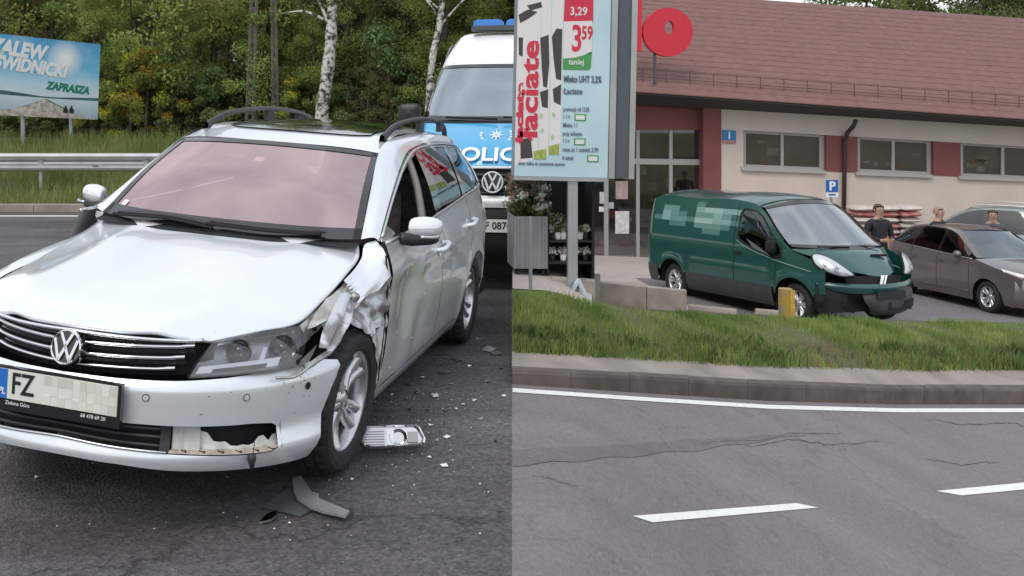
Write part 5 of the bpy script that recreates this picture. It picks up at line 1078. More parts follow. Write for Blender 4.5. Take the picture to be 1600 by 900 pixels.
rx0, rx1 = at(855, 0, d0)[0], at(931, 0, d0)[0]; w2 = rx1-rx0; zb2 = min(iz(870), iz(920)); rk = thing('flower_rack', 'dark plant rack with potted white flowers under the advertising board', 'rack', ((rx0+rx1)/2, d0+.22, zb2)); H2 = at(880, 272, d0)[2]-zb2
drk = mat('rack_dark', (.018, .018, .020), .7)
MB().box((0, .19, H2/2), (w2-.004, .012, H2)).build('back_panel', drk, rk)
for x in (-w2/2+.012, w2/2-.012): MB().box((x, 0, H2/2), (.02, .36, H2)).build('side_panel', drk, rk)
for z in (.06, .22, .40): MB().box((0, 0, z), (w2-.05, .36, .018)).build('shelf', M_['midgrey'] if z < .1 else drk, rk)
for i in range(7):
    for z, hh in ((.41, .06), (.23, .05)):
        x = -w2/2+.06+i*(w2-.12)/6
        if z < .3 and i % 2: continue
        p = MB().lathe([(0, .022), (hh, .03), (hh, .001)], (x, -.1, z), (0, 0, 1), 10).build('flower_pot', cart if i % 3 else drk, rk, smooth=True); V, F = leaves(np.array([(x, -.1, z+hh+.03)]), np.array([.05]), 130, .014); obj('pot_plant', V, F, fgreen if (i+int(z*10)) % 2 else fwhite, p)
C = np.c_[rng.uniform(-w2/2, w2*.05, 20), rng.uniform(-.15, .1, 20), .47+rng.uniform(0, .12, 20)]; V, F = leaves(C, np.full(20, .05), 1100, .015); obj('foliage', V, F, fgreen, rk); V, F = leaves(C, np.full(20, .05), 420, .013); obj('white_flowers', V, F, fwhite, rk)['kind'] = 'stuff'
# ================================================================== low concrete wall
wl_ = tag(thing('low_wall', 'low weathered concrete wall behind the advertising board', 'wall', tuple(at(1073, 487, 14.4))), None)
P0 = np.array(wl_.location)
seg = [((862, 436, 466, 8.02), (930, 441, 478, 8.04)), ((931, 441, 482, 15.0), (1010, 449, 490, 14.6)), ((1011, 449, 490, 14.6), (1073, 455, 492, 14.3))]
for (xa, ta, ba, da), (xb, tb, bb, db) in seg:
    V = []
    for (x, t, b_, d) in ((xa, ta, ba, da), (xb, tb, bb, db)):
        for y in (t, b_+10):
            p = at(x, y, d)-P0; V += [p, p+np.array([.03, .16, .0])]
    MB().add(V, [(0, 4, 6, 2), (1, 3, 7, 5), (0, 1, 5, 4), (2, 6, 7, 3), (0, 2, 3, 1), (4, 5, 7, 6)]).build('concrete_block', M_['concrete'], wl_)
for (a, b) in (((1075, 482, 14.6), (1150, 490, 14.4)), ((1180, 489, 14.3), (1245, 495, 14.2))):
    pa, pb_ = at(*a), at(*b); MB().tube([pa-P0, pb_-P0], .07, 8).build('kerb_log', M_['walk'], wl_)
sb = crest(1227); yp = mat('old_yellow_paint', (.42, .27, .05), .8, c2=(.30, .24, .17), vs=9, thresh=(.45, .6), bump=.4)
stp = thing('stub_post', 'short stub post with worn yellow paint in the grass', 'post', tuple(sb-np.array([0, 0, .1]))); hh = (503-455)/FPX*sb[1]
MB().prism([(.075*math.cos(t)*(1 if i % 2 else .92), .075*math.sin(t)) for i, t in enumerate(np.arange(10)*.6283)], 0, hh+.1).build('stump', yp, stp); MB().box((.045, -.05, hh*.5+.1), (.05, .06, hh*.94)).build('yellow_side', mat('yellow_patch', (.50, .32, .05), .8, var=.3, vs=20), stp)
# ================================================================== supermarket
YF = 24.3
def slabpx(name, x0, x1, yt, yb, d0, d1, m, parent, org):
    """wall piece whose front face spans photo columns x0..x1 at depth d0; yt, yb are (left, right) rows"""
    F = [at(x0, yt[0], d0), at(x1, yt[1], d0), at(x1, yb[1], d0), at(x0, yb[0], d0)]; dv = np.array([0, d1-d0, 0])
    V = np.array(F+[f+dv for f in F])-org
    return MB().add(V, [(0, 3, 2, 1), (4, 5, 6, 7), (0, 1, 5, 4), (1, 2, 6, 5), (2, 3, 7, 6), (3, 0, 4, 7)]).build(name, m, parent)
eave = lambda x: 143+(x-992)*.0705
soff = lambda x: 178+(x-1127)*.059
base = lambda x: 403+(x-960)*.040
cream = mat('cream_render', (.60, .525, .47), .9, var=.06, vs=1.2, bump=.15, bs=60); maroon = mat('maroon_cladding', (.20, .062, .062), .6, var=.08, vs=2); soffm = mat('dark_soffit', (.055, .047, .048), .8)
frm = mat('window_frame_grey', (.40, .385, .37), .5); dwin = mat('shop_interior', (.19, .16, .145), .9, var=.35, vs=1.5)
X0 = at(870, 403, YF); org = X0.copy()
sm = thing('supermarket', 'cream and maroon supermarket with brown tiled roof and red letters', 'building', tuple(org))
# walls round the window openings
wins = [(1161.5, 1289.5, (203.5, 209), (262, 267)), (1340, 1457.5, (216, 220.5), (269.5, 274.5)), (1501, 1640, (225.5, 231), (276, 282))]
XR = 1900
def wallstrip(xa, xb, ya, yb, m=cream, d=YF): return slabpx('wall', xa, xb, (ya(xa), ya(xb)), (yb(xa), yb(xb)), d, d+.3, m, sm, org)
wt = lambda x: 205.5+(x-1161)*.058-2; wb = lambda x: 262.5+(x-1161)*.0395; low = lambda x: base(x)+22
wallstrip(1127, XR, lambda x: soff(x)-9, wt); wallstrip(1127, XR, wb, low)
wallstrip(1127, 1161.5, wt, wb); 
for xa, xb in ((1291, 1340), (1458.5, 1501), (1640, 1690)): slabpx('maroon_panel', xa, xb, (wt(xa), wt(xb)), (wb(xa), wb(xb)), YF-.015, YF+.28, maroon, sm, org)
wallstrip(1690, XR, wt, wb)
for xa, xb, _, _ in wins:
    ya, yb = wt, wb
    w = slabpx('window', xa, xb, (ya(xa), ya(xb)), (yb(xa), yb(xb)), YF+.20, YF+.24, dwin, sm, org)
    xm = xa+(xb-xa)*.475
    for q in ((xa, xa+4), (xm-2.2, xm+2.2), (xb-9, xb)): slabpx('frame', q[0], q[1], (ya(q[0]), ya(q[1])), (yb(q[0]), yb(q[1])), YF+.10, YF+.17, frm, w, org)
    for f0, f1 in ((0, .07), (.90, 1.0)): slabpx('frame', xa, xb, tuple(ya(x)+(yb(x)-ya(x))*f0 for x in (xa, xb)), tuple(ya(x)+(yb(x)-ya(x))*f1 for x in (xa, xb)), YF+.105, YF+.165, frm, w, org)
    for q in ((xa+4, xm-2), (xm+2, xb-9)): slabpx('pane', q[0], q[1], (ya(q[0])+3, ya(q[1])+3), (yb(q[0])-6, yb(q[1])-6), YF+.13, YF+.14, M_['shopglass'], w, org)
    slabpx('sill', xa-2, xb+1, (yb(xa)-1, yb(xb)-1), (yb(xa)+4, yb(xb)+4), YF-.08, YF-.004, frm, w, org)
    for i in range(7):
        xx = random.uniform(xa+8, xb-20); yy = random.uniform(.25, .8); x2 = xx+random.uniform(6, 22); slabpx('shelf_goods', xx, x2, (ya(xx)+(yb(xx)-ya(xx))*yy,)*2, (ya(xx)+(yb(xx)-ya(xx))*yy+random.uniform(3, 8),)*2, YF+.18, YF+.199, mat('goods', random.choice([(.35, .30, .24), (.30, .10, .08), (.42, .40, .36), (.20, .17, .14)]), .7), w, org)
# entrance
slabpx('maroon_panel', 1099, 1127, (soff(1099)-8, soff(1127)-8), (base(1099)+20, base(1127)+20), YF-.03, YF+.3, maroon, sm, org)
slabpx('maroon_panel', 860, 1099, (soff(860)-16, soff(1099)-16), (202.5, 203.5), YF+.25, YF+.5, maroon, sm, org)
slabpx('entrance_back', 850, 1110, (200, 200), (404, 404), YF+3.0, YF+3.1, dwin, sm, org)
slabpx('entrance_floor', 860, 1100, (402.5, 405), (404.5, 408), YF+.3, YF+3.0, M_['paving'], sm, org)
whf = mat('door_frame_grey', (.40, .395, .40), .45, .3)
for x, w_ in ((893, 5), (926, 5), (947.5, 6.5), (997, 5), (1048.5, 5), (1096.5, 5)): slabpx('door_post', x-w_/2, x+w_/2, (202, 202), (403, 403), YF+.28, YF+.38, whf, sm, org)
slabpx('transom', 945, 1098, (247, 249), (256, 258), YF+.275, YF+.37, whf, sm, org); slabpx('transom', 860, 945, (247, 247), (255, 256), YF+.275, YF+.37, whf, sm, org)
for xa, xb in ((897, 924), (929, 944), (951, 994.5), (1000, 1046), (1051, 1094)):
    for ya, yb in ((203, 246), (258, 402)): slabpx('door_glass', xa, xb, (ya, ya), (yb, yb), YF+.32, YF+.33, M_['shopglass'], sm, org)
for xa, xb, ya, yb, c in ((962, 981, 283, 311, (.40, .30, .28)), (961.5, 983, 330, 365, (.62, .62, .62)), (937, 945, 300, 318, (.55, .55, .56)), (936, 944, 323, 331, (.60, .6, .6)), (951, 959, 316, 326, (.4, .4, .42))): slabpx('door_poster', xa, xb, (ya, ya), (yb, yb), YF+.30, YF+.315, mat('poster_paper', c, .6, var=.2, vs=8), sm, org)
for i in range(40):
    xa = random.uniform(900, 1085); ya = random.uniform(260, 385); w_ = random.uniform(6, 20); h_ = random.uniform(4, 14); slabpx('shelf_goods', xa, xa+w_, (ya, ya), (ya+h_, ya+h_), YF+2.2+random.random()*.5, YF+2.95, mat('goods', random.choice([(.45, .32, .22), (.40, .10, .08), (.50, .47, .42), (.28, .2, .14), (.10, .10, .10)]), .7), sm, org)
# soffit and roof
for xa, xb in ((850, 1127), (1127, XR)): pass
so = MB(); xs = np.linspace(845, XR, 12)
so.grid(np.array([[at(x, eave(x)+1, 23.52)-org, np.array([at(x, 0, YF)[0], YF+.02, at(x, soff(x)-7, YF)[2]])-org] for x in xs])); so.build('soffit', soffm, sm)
fa = MB().grid(np.array([[at(x, eave(x)-2.5, 23.50)-org, at(x, eave(x)+3, 23.50)-org] for x in xs])); fa.build('gutter', mat('brown_gutter', (.05, .035, .034), .5), sm)
tile = mat('roof_tile', (.158, .080, .073), .75, c2=(.200, .108, .099), vs=5, bump=.2, bs=20)
N = tile.node_tree.nodes; L = tile.node_tree.links; tcn = N.new('ShaderNodeTexCoord'); sx_ = N.new('ShaderNodeSeparateXYZ'); L.new(tcn.outputs['Object'], sx_.inputs[0])
wv_ = N.new('ShaderNodeMath'); wv_.operation = 'MULTIPLY'; wv_.inputs[1].default_value = 2*math.pi/.29; L.new(sx_.outputs[0], wv_.inputs[0]); sn = N.new('ShaderNodeMath'); sn.operation = 'SINE'; L.new(wv_.outputs[0], sn.inputs[0]); b2 = N.new('ShaderNodeBump'); b2.inputs['Distance'].default_value = .03; b2.inputs['Strength'].default_value = .22; L.new(sn.outputs[0], b2.inputs['Height']); L.new(b2.outputs[0], N['Principled BSDF'].inputs['Normal'])
RL, nc = 6.45, 20
ro = MB().grid(np.array([[at(x, eave(x), 23.45)+np.array([0, .866*l, .5*l-.05])-org for l in (0, RL)]+[at(x, eave(x), 23.45)+np.array([0, .866*RL+6, .5*RL-3])-org] for x in xs])).build('roof', soffm, sm)
for i in range(nc):
    l0, l1 = RL*i/nc, RL*(i+1)/nc+.03; mb = MB(); rows = []
    for x in np.linspace(845, XR, 30):
        e = at(x, eave(x), 23.45); j = random.uniform(-.003, .003); rows.append([e+np.array([0, .866*l0, .5*l0-.012])-org, e+np.array([0, .866*l0, .5*l0+.014+j])-org, e+np.array([0, .866*l1, .5*l1+.002])-org])
    mb.grid(np.array(rows)).build('tile_course', tile, ro)
for k, l in enumerate((.62, .80)):
    pass
sg_ = MB().build if False else None
grd = MB()
gx = np.arange(975, 1700, 37.5)
guard = None
for j, (l, hh) in enumerate(((.55, .30), (.55, .12))):
    p = [at(x, eave(x), 23.45)+np.array([0, .866*l, .5*l+hh])-org for x in np.linspace(960, 1700, 20)]; o = MB().tube(p, .012, 6).build('snow_guard', mat('guard_brown', (.14, .075, .068), .7) if j == 0 else guard.data.materials[0], ro); guard = guard or o
for x in gx:
    e = at(x, eave(x), 23.45)+np.array([0, .866*.55, .5*.55])-org; MB().tube([e, e+np.array([0, 0, .32])], .012, 6).build('guard_post', guard.data.materials[0], ro)
# downpipe
dp = [at(1337, 189, YF-.5), at(1334, 196, YF-.35), at(1324, 208, YF-.12), at(1320, 222, YF-.08), at(1317, 420, YF-.08)]
MB().tube(np.array(dp)-org, .055, 8).build('downpipe', mat('downpipe_brown', (.045, .028, .026), .45), sm, smooth=True)
# number plaque
pq = slabpx('number_plaque', 1129, 1150, (203, 204), (223, 224), YF-.03, YF-.005, mat('plaque_blue', (.03, .20, .42), .5), sm, org); slabpx('plaque_band', 1129.5, 1149.5, (219, 220), (223.5, 224.3), YF-.034, YF-.031, mat('plaque_red', (.45, .18, .17), .5), pq, org)
c = at(1139.5, 212, YF-.034)-org; text('number', '1', .24, M_['whiteprint'], frame(c, (1, 0, -.04), (0, 0, 1)), pq, .002, .006)
# red letters standing at the eave
rlm = mat('sign_red', (.62, .025, .055), .45); rls = mat('sign_red_side', (.30, .015, .03), .5)
def ring(cx, cy, R, hx, hy, r, d, dep):
    n = 48; th = np.arange(n)*2*math.pi/n; O = np.array([at(cx+R*math.cos(t), cy+R*math.sin(t)*.98, d) for t in th]); I = np.array([at(hx+r*.85*math.cos(t), hy+r*1.25*math.sin(t), d) for t in th]); dv = np.array([0, dep, 0])
    V = np.vstack([O, I, O+dv, I+dv]); F = [(i, (i+1) % n, n+(i+1) % n, n+i) for i in range(n)]+[(2*n+i, 2*n+(i+1) % n, (i+1) % n, i) for i in range(n)]+[(n+i, n+(i+1) % n, 3*n+(i+1) % n, 3*n+i) for i in range(n)]+[(3*n+i, 3*n+(i+1) % n, 2*n+(i+1) % n, 2*n+i) for i in range(n)]; return V, F
V, F = ring(1044, 50, 39, 1046, 43, 8.5, 23.7, .16); o1 = np.array(at(1023, 128, 23.7)); lt = thing('sign_letter', 'round red letter o standing on a post at the roof edge', 'sign', tuple(o1), 'red roof letters'); obj('letter_face', V-o1, F, rlm, lt)
MB().box(at(1023, 106, 23.8)-o1, (.06, .06, .85)).build('post', M_['darkgrey'], lt)
lt2 = thing('sign_letter', 'red letter stem half hidden behind the advertising board', 'sign', tuple(at(985, 128, 23.7)), 'red roof letters'); o2 = np.array(lt2.location)
slabpx('letter_face', 968, 1003, (-25, -25), (80, 80), 23.7, 23.86, rlm, lt2, o2); MB().box(at(985, 104, 23.8)-o2, (.06, .06, .9)).build('post', M_['darkgrey'], lt2)
# parking sign
bp_ = onlow(1300, 425); d = 21.8; X, Z = at(1300, 0, d)[0], lowz(at(1300, 0, d)[0], d); ps = thing('parking_sign', 'blue parking sign on a post behind the green van', 'sign', (X, d, Z)); zt_ = at(1300, 281, d)[2]-Z
MB().tube([(0, .03, 0), (0, .03, zt_)], .03, 8).build('post', M_['galv'], ps); wS = 19/FPX*d; hS = 27/FPX*d
MB().box((0, 0, zt_-hS*.36), (wS, .02, hS*.70)).build('panel', mat('sign_blue', (.015, .13, .40), .4), ps); MB().box((0, 0, zt_-hS*.87), (wS, .02, hS*.26)).build('lower_panel', M_['whiteprint'], ps)
text('letter', 'P', hS*.72, M_['whiteprint'], frame((0, -.013, zt_-hS*.38), (1, 0, 0), (0, 0, 1)), ps, .002, .008); MB().box((0, -.012, zt_-hS*.86), (wS*.6, .004, hS*.10)).build('car_symbol', mat('sign_blue2', (.03, .15, .40), .4), ps)

# ================================================================== green delivery van
gm = mat('green_paint', (.008, .078, .070), .34, .0, .5, .9, var=.05); gdk = mat('grey_bumper', (.055, .057, .06), .6, var=.15, vs=6)
vx, vy = 6.697, 16.886
gv = thing('delivery_van', 'dark green delivery van with broken front bumper parked by the grass', 'van', M=carM((vx, vy, lowz(vx, vy)+.005), .328, .040, -.02))
ZT = [(-2.39, 1.78), (-2.2, 1.83), (-1, 1.85), (.35, 1.84), (.62, 1.80), (.85, 1.68), (1.1, 1.47), (1.35, 1.27), (1.55, 1.14), (1.8, 1.06), (2.02, .97), (2.2, .84)]
def vlat(y, z):
    b = np.interp(z, [.2, .3, .45, .62, .80, 1.0, 1.15, 1.45, 1.7, 1.86], [.85, .90, .935, .945, .940, .945, .935, .885, .825, .775])
    b += .014*math.exp(-((z-.74)/.045)**2)*(1 if -1.0 < y < 1.0 else .3)
    if y > 1.4: b -= .20*(y-1.4)**1.7
    if y < -2.2: b -= .9*(-2.2-y)**1.5
    b += .014*sum(math.exp(-((math.hypot(y-yy, z-.32)-.43)/.07)**2) for yy in (1.549, -1.549)); return b
def vlow(y, r=.40):
    for yy in (1.549, -1.549):
        if abs(y-yy) < r: return .32+math.sqrt(r*r-(y-yy)**2)
    return .52
for s in (1, -1):
    ysv = np.r_[np.linspace(-2.39, .45, 60), np.linspace(.5, 2.12, 50)]
    G = np.array([[(s*vlat(y, z), y, z) for z in np.linspace(min(vlow(y), float(sp(ZT, y)[0])-.02), float(sp(ZT, y)[0]), 24)] for y in ysv]); part('side_panel', G, gm, gv)
    G = np.array([[(s*(vlat(y, z)+.012), y, z) for z in np.linspace(.22, .525, 6)] for y in np.linspace(1.12, -1.12, 24)]); part('lower_sill', G, gdk, gv)
    G = np.array([[(s*(vlat(y, z)+.012), y, z) for z in np.linspace(.26, .58, 6)] for y in np.linspace(-1.97, -2.39, 8)]); part('rear_bumper_end', G, gdk, gv)
    # door window
    pts = [(1.32, 1.13), (1.20, 1.25), (.80, 1.62), (.64, 1.70), (.34, 1.72), (.27, 1.64), (.27, 1.28), (.34, 1.20), (.70, 1.08), (1.15, .985), (1.32, 1.02)]
    mb = MB(); cxy = np.mean(pts, 0); P = []
    def ws_(y, z, o=.004): return (s*(vlat(y, z)+o), y, z)
    n = len(pts); rings = [[ws_(*(cxy+(np.array(p)-cxy)*f)) for p in pts] for f in (1, .66, .33)]; V = np.array(sum(rings, [])+[ws_(*cxy)])
    mb.add(V, [(k*n+i, k*n+(i+1) % n, (k+1)*n+(i+1) % n, (k+1)*n+i) for k in range(2) for i in range(n)]+[(2*n+i, 2*n+(i+1) % n, 3*n) for i in range(n)])
    dw = part('door_window', mb, M_['glass'], gv, smooth=False); part('window_seal', MB().tube([ws_(*p, .006) for p in pts+[pts[0]]], .014, 6), M_['softblack'], dw)
    part('belt_line', MB().tube([ws_(y, z, .008) for y, z in ((.25, 1.20), (.45, 1.12), (.8, 1.03), (1.15, .96), (1.5, .91), (1.9, .84))], .008, 6), mat('trim_pale_green', (.20, .34, .32), .4), dw)  # pale green belt-line trim running forward below the door window
    for y in (.18, 1.18): part('door_seam', MB().tube([ws_(y, z, .002) for z in np.linspace(.55, 1.82 if y < 1 else 1.0, 14)], .006, 5), M_['softblack'], gv)
    part('door_handle', MB().box((s*.965, .32, 1.0), (.03, .14, .03)), M_['softblack'], gv, smooth=False)
    mr = part('wing_mirror', net([[(s*(.93+u*.8), 1.16+dy*.7, 1.06+z*.8) for u, z in ((0, 0), (0, .2), (.04, .25), (.14, .25), (.18, .2), (.18, .04), (.1, 0), (0, 0))] for dy in (-.05, 0, .07)]+[[(s*1.0, 1.24, 1.16)]*8], 8, 20), M_['softblack'], gv)
    for y in (1.549, -1.549):
        wheel(gv, s, .86, y, .315, R=.315, rim=.205, spokes=6, pair=.16, width=.19, mats=('alloy', 'rubber'))
        th = np.linspace(0, math.pi, 16); part('wheel_housing', np.array([[(s*l, y+.41*math.cos(t), .32+.41*math.sin(t)) for t in th] for l in (.88, .5)]), M_['softblack'], gv)
    hl = net([[(s*.46, 2.29, .80), (s*.64, 2.22, .79), (s*.80, 2.10, .83)], [(s*.50, 2.25, .88), (s*.70, 2.15, .90), (s*.86, 1.97, .93)], [(s*.56, 2.13, 1.01), (s*.72, 1.99, 1.08), (s*.86, 1.81, 1.10)]], 10, 12)
    nv = np.array([s*.35, .85, .40]); hn = net(hl[::3, ::3].tolist(), 31, 31) if False else hl
    def hs(u, v):
        r, c = v*9, u*11; i0, j0 = min(int(r), 8), min(int(c), 10); fr, fc = r-i0, c-j0; return (hl[i0, j0]*(1-fr)+hl[i0+1, j0]*fr)*(1-fc)+(hl[i0, j0+1]*(1-fr)+hl[i0+1, j0+1]*fr)*fc
    oc_ = crom([(.0, .0), (.40, .0), (.80, .10), (1.0, .38), (1.0, .76), (.86, 1.0), (.55, 1.0), (.27, .88), (.09, .58), (.0, .25), (.0, .0)], 31)[:-1]; cc_ = np.array([.62, .52]); n = len(oc_)
    def almond(off, lo_=0.0):
        V = [hs(*(cc_+(p-cc_)*fct))+nv*(off*(1.0 if fct > .9 else 1.6)) for fct in (1, .66, .33) for p in oc_]+[hs(*cc_)+nv*off*1.7]
        return MB().add(V, [(k*n+i, k*n+(i+1) % n, (k+1)*n+(i+1) % n, (k+1)*n+i) for k in range(2) for i in range(n)]+[(2*n+i, 2*n+(i+1) % n, 3*n) for i in range(n)])
    h_ = part('headlight', almond(.040), mat('lamp_white', (.72, .73, .72), .25, .2, coat=1), gv)
    for (u, v, r_) in ((.50, .38, .045), (.70, .62, .05)): part('lamp_bowl', MB().lathe([(.012, r_), (.006, r_*.7), (.004, r_*.2), (.004, .001)], hs(u, v)+nv*.068, nv, 16), M_['lampgrey'], h_)
    part('lens', almond(.062), M_['clearglass'], h_); part('lamp_seal', MB().tube([hs(*p)+nv*.034 for p in np.vstack([oc_, oc_[:1]])], .016, 5), M_['softblack'], h_)
# roof, screen, bonnet
G = []
for y in np.linspace(-2.39, .66, 26):
    z = float(sp(ZT, y)[0]); l = vlat(y, z); G.append([(l*t, y+.10*(1-t*t)*(1 if y > .3 else 0), z+(.115*(1-abs(t)**2.6))*(1 if y > -2.2 else .4)) for t in np.linspace(-1, 1, 17)])
part('roof', np.array(G), gm, gv)
TS = np.linspace(-1, 1, 15); G = []
for f in np.linspace(0, 1, 14):
    y = .74+(1.50-.74)*f; z = float(sp(ZT, y)[0]); l = vlat(y, z)-.035; yc = .90+(1.82-.90)*f; zc = 1.885+(1.155-1.885)*f
    G.append([(l*t, y+(yc-y)*(1-abs(t)**2.2), z+.02+(zc-z-.02)*(1-abs(t)**2.2)) for t in TS])
WV = np.array(G); wg = part('windscreen', WV, glassmat('green_van_windscreen', (.5, .55, .55), .34, (.92, .97, 1), .03), gv); mb = MB()
for sl in (WV[:2], WV[-2:], WV[:, :1].repeat(2, 1), ): mb.grid(sl+np.array([0, .004, .004]))
part('black_border', mb, M_['glossblack'], wg)
part('paper', MB().box((-.1, 1.60, 1.17), (.55, .02, .12)).box((.45, 1.5, 1.15), (.3, .02, .08)), M_['whiteprint'], wg, smooth=False)
top = G[0]; rr0 = [(x*1.06, y-.16, z+.012) for x, y, z in top]; part('roof_edge', np.array([top, rr0]), gm, gv)
for x0, x1 in ((-.62, -.05), (.02, .60)): part('wiper', MB().tube([(x0, 1.74, 1.20), (x1, 1.80, 1.19)], .011, 6), M_['softblack'], gv)
G = []
for f in np.linspace(0, 1, 16):
    y = 1.52+(2.06-1.52)*f; z = float(sp(ZT, y)[0]); l = vlat(y, z)-.01; yc = 1.84+(2.36-1.84)*f; zc = 1.15+(.80-1.15)*f**1.35
    l *= 1-.46*f**1.0; G.append([(l*t, y+.10*f+(yc-y-.10*f)*(1-abs(t)**2.4), z-.06*f+(zc-z+.06*f)*(1-abs(t)**2.4)+.012*math.exp(-((abs(t)-.6)/.15)**2)) for t in TS])
bn = part('bonnet', np.array(G), gm, gv); part('air_vent', MB().box((.30, 2.02, 1.075), (.30, .03, .03), np.array(Matrix.Rotation(-.4, 3, 'X'))), M_['softblack'], bn, smooth=False)
part('grille', net([[(-.55, 2.20, .80), (0, 2.35, .80), (.55, 2.20, .80)], [(-.52, 2.22, .68), (0, 2.37, .68), (.52, 2.22, .68)]], 4, 14), M_['softblack'], gv)
lg_ = MB()
for pts in ([(-.03, .06), (.035, .06), (-.035, -.07), (-.085, -.07)], [(.055, .06), (.09, .06), (.02, -.07), (-.015, -.07)]): lg_.prism(pts, 0, .015, np.array(frame((0, 0, 0), (-1, 0, 0), (0, -.2, 1)).to_3x3()), (0, 2.385, .755))
lg_.build('diamond_badge', M_['chrome'], gv)
part('bumper_top', net([[(-.86, 1.98, .70), (-.5, 2.26, .69), (0, 2.40, .69), (.5, 2.30, .70), (.90, 2.05, .73)], [(-.87, 2.0, .655), (-.5, 2.30, .635), (0, 2.44, .635), (.5, 2.34, .655), (.93, 2.05, .68)], [(-.80, 2.02, .60), (-.45, 2.28, .545), (0, 2.42, .57), (.5, 2.33, .60), (.93, 2.04, .63)]], 10, 30), gm, gv)
part('bumper', net([[(-.30, 2.30, .56), (0, 2.40, .57), (.5, 2.32, .60), (.92, 2.02, .63), (.95, 1.95, .63)], [(-.30, 2.33, .45), (0, 2.44, .45), (.5, 2.36, .46), (.93, 2.05, .48), (.96, 1.95, .48)], [(-.18, 2.32, .30), (0, 2.42, .28), (.5, 2.33, .28), (.91, 2.02, .30), (.94, 1.95, .32)], [(-.1, 2.2, .22), (0, 2.3, .21), (.5, 2.22, .21), (.85, 1.95, .24), (.9, 1.9, .26)]], 14, 26), gdk, gv)
part('lower_intake', net([[(.05, 2.445, .42), (.5, 2.365, .43), (.80, 2.19, .44)], [(.05, 2.44, .30), (.5, 2.355, .30), (.80, 2.18, .31)]], 4, 12)+np.array([0, .004, 0]), M_['softblack'], gv)
part('plate_holder', MB().box((.10, 2.445, .53), (.54, .02, .11)), M_['blackplastic'], gv, smooth=False)
part('broken_liner', crump(net([[(-.90, 1.98, .70), (-.80, 2.05, .64), (-.5, 2.2, .56)], [(-.90, 1.99, .45), (-.82, 2.05, .42), (-.5, 2.2, .40)], [(-.86, 1.98, .26), (-.7, 2.05, .24), (-.35, 2.2, .24)]], 10, 12), .03, 10), M_['softblack'], gv)
part('rear_doors', np.array([[(vlat(-2.39, z)*t, -2.39-.05*(1-t*t), z) for t in np.linspace(-1, 1, 9)] for z in np.linspace(.3, 1.80, 8)]), gm, gv)
part('underbody', MB().box((0, 0, .36), (1.6, 4.3, .22)).box((0, -.3, .75), (1.5, 3.9, .5)).box((.0, .15, 1.15), (1.5, .1, 1.1)), M_['softblack'], gv, smooth=False)
part('dashboard', net([[(-.8, 1.45, 1.10), (0, 1.75, 1.10), (.8, 1.45, 1.10)], [(-.8, 1.0, 1.12), (0, 1.05, 1.12), (.8, 1.0, 1.12)]], 5, 8), M_['interior'], gv)
for l in (-.45, .45): part('seat', MB().box((l, .45, 1.15), (.5, .15, .7)).box((l, .42, 1.60), (.26, .1, .2)), M_['seatred'], gv, smooth=False)
# faded signwriting on the side: soft pale blocks
pal = [mat('sign_block', c, .6) for c in ((.20, .36, .34), (.12, .26, .24), (.30, .45, .43), (.07, .19, .17))]
bw, bh = 9.0/FPX*17, 9.0/FPX*17
for i, j, k in [(1, 3, 1), (2, 3, 1), (5, 4, 3), (1, 2, 0), (2, 2, 1), (3, 2, 3), (5, 3, 0), (6, 3, 2), (7, 3, 2), (8, 3, 0), (9, 3, 0), (0, 1, 3), (1, 1, 0), (2, 1, 1), (3, 1, 1), (4, 1, 3), (5, 2, 1), (6, 2, 1), (7, 2, 0), (8, 2, 1), (2, 0, 3), (3, 0, 3), (5, 1, 2), (6, 1, 2), (7, 1, 0), (8, 1, 0), (9, 1, 3), (5, 0, 1), (6, 0, 1), (7, 0, 1), (8, 0, 3), (6, -1, 3), (7, -1, 3)]:
    y0 = -2.16+i*.245; z0 = 1.33+j*.092; part('sign_block', np.array([[(-(vlat(y, z)+.004), y, z) for z in (z0, z0+.091)] for y in (y0, y0+.244)]), pal[k], gv, smooth=False)

